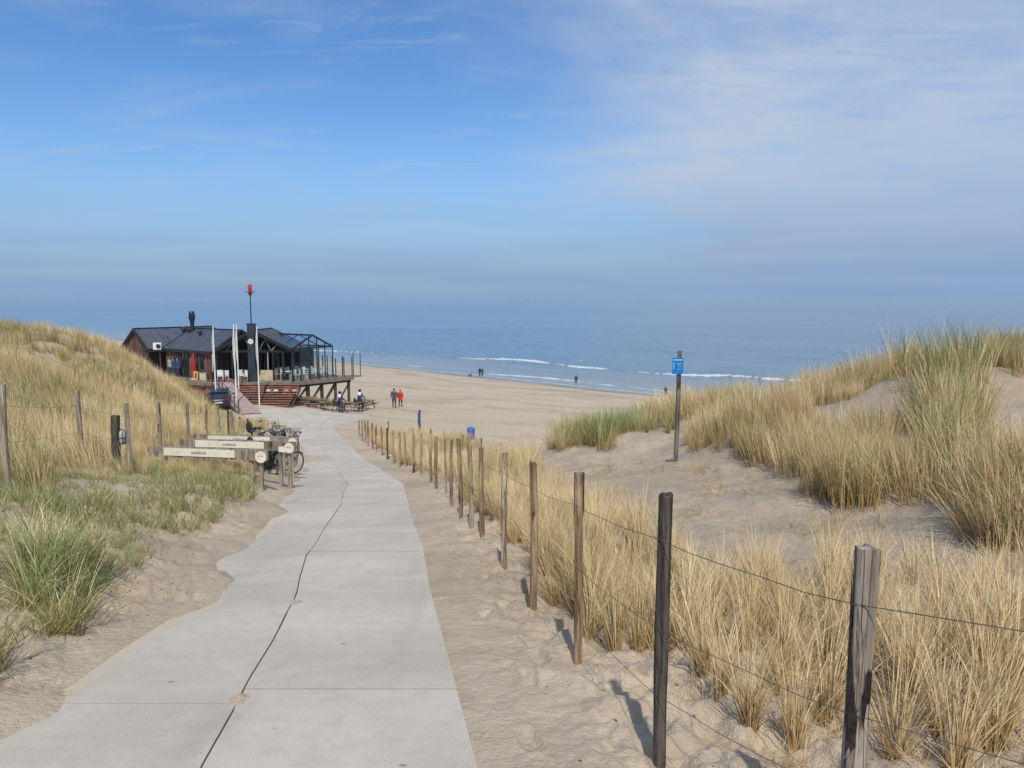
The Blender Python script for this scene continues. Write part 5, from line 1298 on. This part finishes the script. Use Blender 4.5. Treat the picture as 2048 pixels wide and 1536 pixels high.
t.modifiers.new('u', 'SUBSURF').levels = 1
body = bpy.data.meshes.new_from_object(t.evaluated_get(bpy.context.evaluated_depsgraph_get())); bpy.data.objects.remove(t); body.materials.clear(); link('body', body, mat('dog_fur', (0.04, 0.03, 0.025), .9, .2), dg_)
# two cyclists standing over their bicycles
for px_, py_, hd, lab, lab2, hg in ((683.5, 826, .75, 'cyclist in white and navy stopped by the picnic tables nearer the steps', 'mountain bicycle under the cyclist nearer the steps', 1.72), (722.5, 823, .95, 'cyclist in white and navy stopped at the seaward edge of the paving', 'mountain bicycle under the cyclist at the seaward edge', 1.84)):
    p = on_ground(px_, py_); bicycle('mountain_bicycle', p, hd, lab2, (0.05, 0.055, 0.07), sporty=True, group='bicycles of the two stopped cyclists', lean=0.02)
    r = (math.cos(hd) * -.12, math.sin(hd) * -.12)
    c = person((p[0] + r[0], p[1] + r[1], p[2]), hd - math.pi / 2, lab, (0.03, 0.045, 0.13), (0.02, 0.026, 0.06), (0.02, 0.02, 0.025), hg, 'straddle', 1.08, name='person')
    b = MB(); s_ = hg / 1.75; V_, F_ = ell((0, -.03, 1.38 * s_), (.225 * s_, .165 * s_, .16 * s_), 14, 8); b.add(V_, F_, True); b.build('white_yoke', mat('white_jersey', (0.76, 0.77, 0.78), .8, .05), c, world=False)
    b = MB(); V_, F_ = ell((0, .0, 1.70 * s_), (.115 * s_, .15 * s_, .095 * s_), 12, 7); b.add(V_, F_, True); b.build('helmet', BLACK, c, world=False)

# ================================================================== GRASS
def blade_tuft(name, nb, h, spread, lean, droop, seed, width, seg=4, radius=0.07, flat=0.0):
    rg = np.random.default_rng(seed); V = []; Q = []; T = []; br = []; al = []
    verts = []; quads = []; along = []; rnd = []
    for i in range(nb):
        a = rg.uniform(0, 2 * np.pi); r = radius * np.sqrt(rg.uniform()); p = np.array([r * np.cos(a), r * np.sin(a), -0.03])
        az = a + rg.normal(0, .9); ln = h * rg.uniform(.55, 1.1); th = abs(rg.normal(0, spread)) + flat * rg.uniform(.5, 1); w = width * rg.uniform(.7, 1.25)
        dr = droop * rg.uniform(.3, 1.5) * (3.0 if rg.uniform() < .13 else 1.0); side = np.array([-np.sin(az), np.cos(az), 0.0]); tw = rg.uniform(-1.2, 1.2)
        side = np.array([side[0] * np.cos(tw) - side[1] * np.sin(tw), side[0] * np.sin(tw) + side[1] * np.cos(tw), 0])
        k0 = len(verts); rv = rg.uniform()
        for s_ in range(seg + 1):
            f = s_ / seg; ww = w * (1 - f ** 2.2) * .5 + .0002
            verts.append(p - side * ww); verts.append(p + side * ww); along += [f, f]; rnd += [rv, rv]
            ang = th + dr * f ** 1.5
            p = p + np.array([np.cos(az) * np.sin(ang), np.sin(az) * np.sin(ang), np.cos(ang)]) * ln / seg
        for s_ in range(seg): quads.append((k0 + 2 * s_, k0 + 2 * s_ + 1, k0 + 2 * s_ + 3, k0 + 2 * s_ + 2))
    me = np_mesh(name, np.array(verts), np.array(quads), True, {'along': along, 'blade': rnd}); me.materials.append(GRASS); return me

tufts = bpy.data.collections.new('tuft_shapes')        # shapes only, not placed in the scene by themselves
SH = []
def shape(**kw):
    me = blade_tuft('tuft_%02d' % len(SH), **kw); o = bpy.data.objects.new('tuft_%02d' % len(SH), me); tufts.objects.link(o); SH.append(me); return len(SH) - 1
NEAR = [shape(nb=105, h=.66, spread=.19, lean=0, droop=.5, seed=10 + i, width=.0045, seg=5, radius=.04) for i in range(5)]        # upright straw tufts
TALL = [shape(nb=80, h=.85, spread=.16, lean=0, droop=.5, seed=30 + i, width=.0065, seg=4, radius=.21) for i in range(5)]           # dune marram
FAR = [shape(nb=42, h=.80, spread=.24, lean=0, droop=.45, seed=50 + i, width=.013, seg=3, radius=.16) for i in range(5)]            # marram on the far dune
ARCH = [shape(nb=85, h=.62, spread=.42, lean=0, droop=1.35, seed=70 + i, width=.0055, seg=5, radius=.10) for i in range(4)]         # arching green tufts
WISP = [shape(nb=14, h=.26, spread=.5, lean=0, droop=.6, seed=90 + i, width=.005, seg=3, radius=.07) for i in range(4)]
FLATG = [shape(nb=26, h=.42, spread=.3, lean=0, droop=.9, seed=110 + i, width=.0045, seg=4, radius=.08, flat=1.1) for i in range(3)]

def in_poly(px, py, poly):
    r = np.zeros(px.shape, bool); n = len(poly); j = n - 1
    for i in range(n):
        xi, yi = poly[i]; xj, yj = poly[j]
        c = ((yi > py) != (yj > py)) & (px < (xj - xi) * (py - yi) / (yj - yi + 1e-9) + xi); r ^= c; j = i
    return r

def scatter(name, pts, idx, scale, green, tint, tilt, label):
    """one object of stuff: tuft shapes set on points"""
    n = len(pts)
    if n == 0: return
    me = bpy.data.meshes.new(name); me.vertices.add(n); me.vertices.foreach_set('co', np.asarray(pts, np.float32).ravel())
    for an, av, ty in (('idx', idx, 'INT'), ('sc', scale, 'FLOAT'), ('green', green, 'FLOAT'), ('tint', tint, 'FLOAT')):
        a = me.attributes.new(an, ty, 'POINT'); a.data.foreach_set('value', np.asarray(av, np.int32 if ty == 'INT' else np.float32))
    rot = np.zeros((n, 3), np.float32)
    for i in range(n):
        tx, ty = tilt[i]; rot[i] = (Matrix.Rotation(tx, 3, 'Y') @ Matrix.Rotation(ty, 3, 'X') @ Matrix.Rotation(random.uniform(0, 6.283), 3, 'Z')).to_euler()
    a = me.attributes.new('rot', 'FLOAT_VECTOR', 'POINT'); a.data.foreach_set('vector', rot.ravel())
    me.materials.append(GRASS)
    o = link(name, me); tag(o, label, kind='stuff')
    ng = bpy.data.node_groups.new(name + '_nodes', 'GeometryNodeTree')
    ng.interface.new_socket('Geometry', in_out='INPUT', socket_type='NodeSocketGeometry'); ng.interface.new_socket('Geometry', in_out='OUTPUT', socket_type='NodeSocketGeometry')
    gi = ng.nodes.new('NodeGroupInput'); go = ng.nodes.new('NodeGroupOutput'); ip = ng.nodes.new('GeometryNodeInstanceOnPoints'); ci = ng.nodes.new('GeometryNodeCollectionInfo')
    ci.inputs['Collection'].default_value = tufts; ci.inputs['Separate Children'].default_value = True; ci.inputs['Reset Children'].default_value = True
    def attr(nm, ty):
        a = ng.nodes.new('GeometryNodeInputNamedAttribute'); a.data_type = ty; a.inputs['Name'].default_value = nm; return a.outputs['Attribute']
    ip.inputs['Pick Instance'].default_value = True
    ng.links.new(gi.outputs[0], ip.inputs['Points']); ng.links.new(ci.outputs[0], ip.inputs['Instance']); ng.links.new(attr('idx', 'INT'), ip.inputs['Instance Index'])
    ng.links.new(attr('rot', 'FLOAT_VECTOR'), ip.inputs['Rotation']); ng.links.new(attr('sc', 'FLOAT'), ip.inputs['Scale']); ng.links.new(ip.outputs[0], go.inputs[0])
    md = o.modifiers.new('tufts', 'NODES'); md.node_group = ng
    return o

def sample(n, x0, x1, y0, y1, keep, seed):
    rg = np.random.default_rng(seed); x = rg.uniform(x0, x1, n); y = rg.uniform(y0, y1, n); z = ground(x, y)
    px, py = project(x, y, z); px = np.clip(px, 2, 2046)
    k = rg.uniform(0, 1, n) < keep(x, y, z, px, py)
    return x[k], y[k], z[k], px[k], py[k], rg

FR = np.array(FENCE_R); o_ = np.argsort(FR[:, 1]); FR = FR[o_]
def xfence(y): return np.interp(y, FR[:, 1], FR[:, 0])
LFa = np.array([(p[0], p[1]) for p in LF]); LFa = LFa[np.argsort(LFa[:, 1])]
def xleft(y): return np.interp(y, LFa[:, 1], LFa[:, 0], left=LFa[0, 0] - 2.2)

def put(name, S, choices, hs, green, label, lean=(0, 0), jit=.12, tintn=.5):
    x, y, z, px, py, rg = S; n = len(x)
    idx = rg.choice(choices, n); sc = hs[0] + (hs[1] - hs[0]) * np.clip(.5 + 1.1 * fbm(x * .8, y * .8, 2, 888) + rg.normal(0, .22, n), 0, 1.1)
    patch = fbm(x * .35, y * .35, 3, 123)
    g = np.clip(green + patch * .5 + rg.normal(0, .08, n), 0, 1) if np.isscalar(green) else np.clip(green + rg.normal(0, .08, n), 0, 1)
    tint = np.clip(fbm(x * .5, y * .5, 3, 321) * 1.6 * tintn * 2 + rg.normal(0, .3, n) * tintn * 2, -1, 1)
    tilt = np.c_[lean[0] + rg.normal(0, jit, n), lean[1] + rg.normal(0, jit, n)]
    return scatter(name, np.c_[x, y, z], idx, sc, g, tint, tilt, label)

# the big dune on the left
def k_left(x, y, z, px, py):
    s = (x + y) * .7071; d = xleft(y) - x
    front = in_poly(px, py, [(255, 890), (545, 890), (545, 1015), (255, 1015)]) & (y < 17.0)
    return (~front) * sstep(-.7, .2, d + fbm(x, y, 3, 6) * 1.0) * (1 - sstep(20.5, 23.5, s)) * np.clip(.62 + fbm(x * .45, y * .45, 3, 66) * 1.1, .12, 1)
put('dune_grass', sample(7200, -34, -5, 7, 24, k_left, 1), TALL, (.75, 1.05), .24, 'tall straw-coloured marram grass on the near flank of the left dune', (-.22, .05), .12)
put('dune_grass', sample(9500, -36, -8, 24, 54, k_left, 2), FAR, (.70, 1.05), .20, 'dense straw marram grass on the long crest of the left dune', (-.22, .03), .12)
# verge between the left fence and the path
verge = [(0, 940), (300, 935), (470, 900), (520, 945), (500, 1000), (430, 1045), (300, 1110), (235, 1185), (190, 1240), (90, 1270), (0, 1285)]
def k_verge(x, y, z, px, py): return in_poly(px, py, verge) * np.clip(.66 + fbm(x * .8, y * .8, 3, 44) * 1.7, .04, 1) * (x < xl(y) - .25)
S = sample(16000, -12, -3.2, 4.2, 22, k_verge, 3); put('verge_grass', S, WISP, (.7, 1.35), .66, 'short green grass on the sandy verge left of the path', (-.05, 0), .25)
S = sample(1500, -9.5, -4.5, 11, 24, lambda x, y, z, px, py: .5 * in_poly(px, py, [(230, 900), (500, 880), (525, 925), (485, 968), (330, 958), (230, 955)]) * np.where(y < 16.6, .6, 1), 41); put('rail_grass', S, TALL, (.35, .62), .18, 'brown and straw marram growing under the bicycle rails', (-.1, 0), .15)
S = sample(900, -12, -3.6, 5, 20, lambda x, y, z, px, py: in_poly(px, py, [(0, 930), (330, 930), (480, 925), (440, 1010), (330, 1040), (120, 1080), (0, 1100)]) * .26 * (x < xl(y) - .4), 4); put('verge_grass', S, ARCH, (.4, .75), .55, 'arching green tufts at the foot of the left fence', (-.1, 0), .15)
S = sample(700, -7, -3.0, 3.8, 7.5, lambda x, y, z, px, py: np.exp(-(((px - 95) / 95) ** 2 + ((py - 1185) / 60) ** 2)) + .9 * np.exp(-(((px - 15) / 45) ** 2 + ((py - 1345) / 22) ** 2)), 5); put('verge_grass', S, ARCH, (.7, 1.15), .55, 'large arching green and straw tuft at the near left edge', (.05, 0), .12)
S = sample(700, -8, -1.5, 3.0, 12, lambda x, y, z, px, py: .5 * (x < xl(y) - .12) * (x > xl(y) - 2.4) * (fbm(x * 1.5, y * 1.5, 2, 99) > .05), 6); put('verge_wisps', S, WISP + FLATG, (.3, .7), .25, 'dry wisps lying on the trodden sand left of the path', (0, 0), .3)

# planted straw strip behind the right fence
def width_strip(y): return np.interp(y, [2, 4, 7, 10, 14, 20, 30, 42], [2.6, 2.3, 1.75, 1.6, 1.9, 2.9, 3.8, 4.2])
def k_strip(x, y, z, px, py):
    d = x - xfence(y); rows = .5 + .5 * np.cos(d / .46 * 2 * np.pi)
    w = width_strip(y); return (d > .26) * sstep(w, w - .4, d) if False else (d > .27) * (1 - sstep(w - .4, w, d)) * (.25 + .75 * rows ** 2) * sstep(1.2, 6.5, y) ** .6
put('straw_strip', sample(1750, -2, 4.2, 5.2, 12, k_strip, 7), NEAR, (.82, 1.18), .02, 'dense strip of pale straw tufts behind the wire fence', (-.03, 0), .10, .35)
put('straw_strip', sample(4200, -12, 3, 12, 44, k_strip, 8), NEAR + TALL[:2], (.75, 1.1), .04, 'straw grass band running down beside the fence to the beach', (-.03, 0), .10, .35)
# single tufts one can tell apart in the foreground
TUFTS = [(1500, 1448), (1590, 1500), (1650, 1440), (1440, 1395), (1405, 1345), (1560, 1385), (1700, 1365), (1790, 1520), (1870, 1470), (1910, 1540), (1960, 1420), (1815, 1400), (1640, 1330), (1490, 1300), (1370, 1290), (1570, 1290), (1990, 1500), (2020, 1380), (1740, 1290), (1880, 1330), (1330, 1255), (1440, 1235), (1960, 1300), (1660, 1235), (1535, 1215)]
for i, (px_, py_) in enumerate(TUFTS):
    x_, y_, z_ = place_px(px_, py_); o = link('marram_tuft', SH[NEAR[i % 5]]); o.location = (x_, y_, z_); k_ = random.uniform(.85, 1.15); o.scale = (k_ * 1.1, k_ * 1.1, k_); o.rotation_euler = (random.uniform(-.1, .1), random.uniform(-.12, .06), random.uniform(0, 6.28)); o['green'] = 0.0
    tag(o, 'single pale straw tuft rooted in the bare sand behind the nearest fence posts', 'grass tuft', 'separate straw tufts behind the nearest fence posts')
S = sample(900, .9, 4.5, 2.2, 6.5, lambda x, y, z, px, py: .8 * ((x - xfence(y)) > .35), 9); put('straw_litter', S, FLATG + WISP, (.45, .95), .0, 'dead straw blades lying between the foreground tufts', (0, 0), .25, .4)
S = sample(520, .3, 6.5, 3.5, 7.5, lambda x, y, z, px, py: .28 * ((x - xfence(y)) > .9) * in_poly(px, py, [(1450, 1150), (2050, 1130), (2050, 1536), (1800, 1536), (1500, 1300)]), 19); put('straw_strip', S, NEAR, (.6, 1.0), .03, 'loose straw tufts on the sand below the right dune', (-.02, 0), .14, .4)

# dune on the right
dune_r = [(1105, 905), (1150, 895), (1240, 905), (1330, 895), (1420, 905), (1520, 935), (1600, 965), (1640, 1015), (1720, 1030), (1805, 1000), (1835, 1008), (1925, 1020), (1945, 1090), (2060, 1105), (2060, 600), (1080, 600)]
def k_rdune(x, y, z, px, py):
    s = (x + y) * .7071
    bare = 2 * np.exp(-(((px - 1800) / 38) ** 2 + ((py - 815) / 65) ** 2)) + 2 * np.exp(-(((px - 2000) / 70) ** 2 + ((py - 870) / 40) ** 2)) + 1.0 * np.exp(-(((px - 1650) / 28) ** 2 + ((py - 840) / 40) ** 2))
    return in_poly(px, py, dune_r) * (s < 20) * (x - xfence(y) > 1.5) * np.clip(.56 + fbm(x * .62, y * .62, 3, 55) * 2.4 - bare, .0, 1)
S = sample(6800, .5, 16, 6, 26, k_rdune, 12); x, y, z, px, py, rg = S
gr = np.clip(.03 + .8 * np.exp(-(((px - 1250) / 130) ** 2 + ((py - 870) / 40) ** 2)) + .45 * sstep(860, 780, py) * 0 + .28 * (1 - sstep(770, 850, py)) + fbm(x * .5, y * .5, 3, 124) * .5, 0, .85)
put('dune_grass', S, TALL + NEAR[:2], (.42, 1.15), gr, 'tall green and straw marram crowning the right dune', (-.04, 0), .13)
S = sample(1500, 1.5, 9, 5.5, 12, lambda x, y, z, px, py: .75 * (in_poly(px, py, [(1610, 920), (1830, 930), (1815, 1008), (1710, 1030), (1640, 1000)]) | in_poly(px, py, [(1925, 960), (2060, 950), (2060, 1115), (1945, 1095)])), 43); put('dune_grass', S, TALL + NEAR, (.75, 1.1), .10, 'golden marram clumps at the lower edge of the right dune', (-.05, 0), .16)
S = sample(2600, 2, 12, 7, 15, lambda x, y, z, px, py: np.exp(-(((px - 1890) / 42) ** 2 + ((py - 830) / 90) ** 2)) , 13); put('dune_grass', S, TALL, (1.0, 1.5), .5, 'the tallest dark clump of marram on the right dune', (-.02, 0), .10)
S = sample(3400, 0, 7, 6, 18, lambda x, y, z, px, py: .4 * in_poly(px, py, [(1060, 930), (1400, 920), (1600, 980), (1850, 1040), (2048, 1120), (1900, 1200), (1500, 1150), (1350, 1060), (1150, 1010)]) * (fbm(x * 1.2, y * 1.2, 3, 7) > -.05), 14); put('dune_wisps', S, FLATG + FLATG + WISP, (.35, .9), .08, 'sparse dry wisps on the bare sand face of the right dune', (0, 0), .35)
# low tufts along the seaward edge of the strip
S = sample(900, -13, 4, 20, 45, lambda x, y, z, px, py: ((x - xfence(y)) > width_strip(y) - .8) * ((x - xfence(y)) < width_strip(y) + 1.6) * .5 * (fbm(x * .6, y * .6, 2, 12) > .08), 15); put('beach_edge_grass', S, WISP + ARCH[:2], (.6, 1.0), .3, 'low brown tufts where the straw strip meets the beach', (0, 0), .2)

# ================================================================== SEA HAZE
hb = MB(); hb.box((0, 0, -21.0), (44000, 44000, 78.0))
hz = bpy.data.materials.new('haze_air'); hz.use_nodes = True; nt = hz.node_tree; nt.nodes.clear()
out = N(nt, 'ShaderNodeOutputMaterial'); pv = N(nt, 'ShaderNodeVolumePrincipled'); L(nt, pv.outputs[0], out.inputs['Volume'])
pv.inputs['Color'].default_value = (0.60, 0.80, 1.0, 1); pv.inputs['Density'].default_value = 1.2e-4; pv.inputs['Anisotropy'].default_value = 0.0
ho = hb.build('haze', hz, None); tag(ho, 'thin blue sea haze lying over the water', kind='stuff')
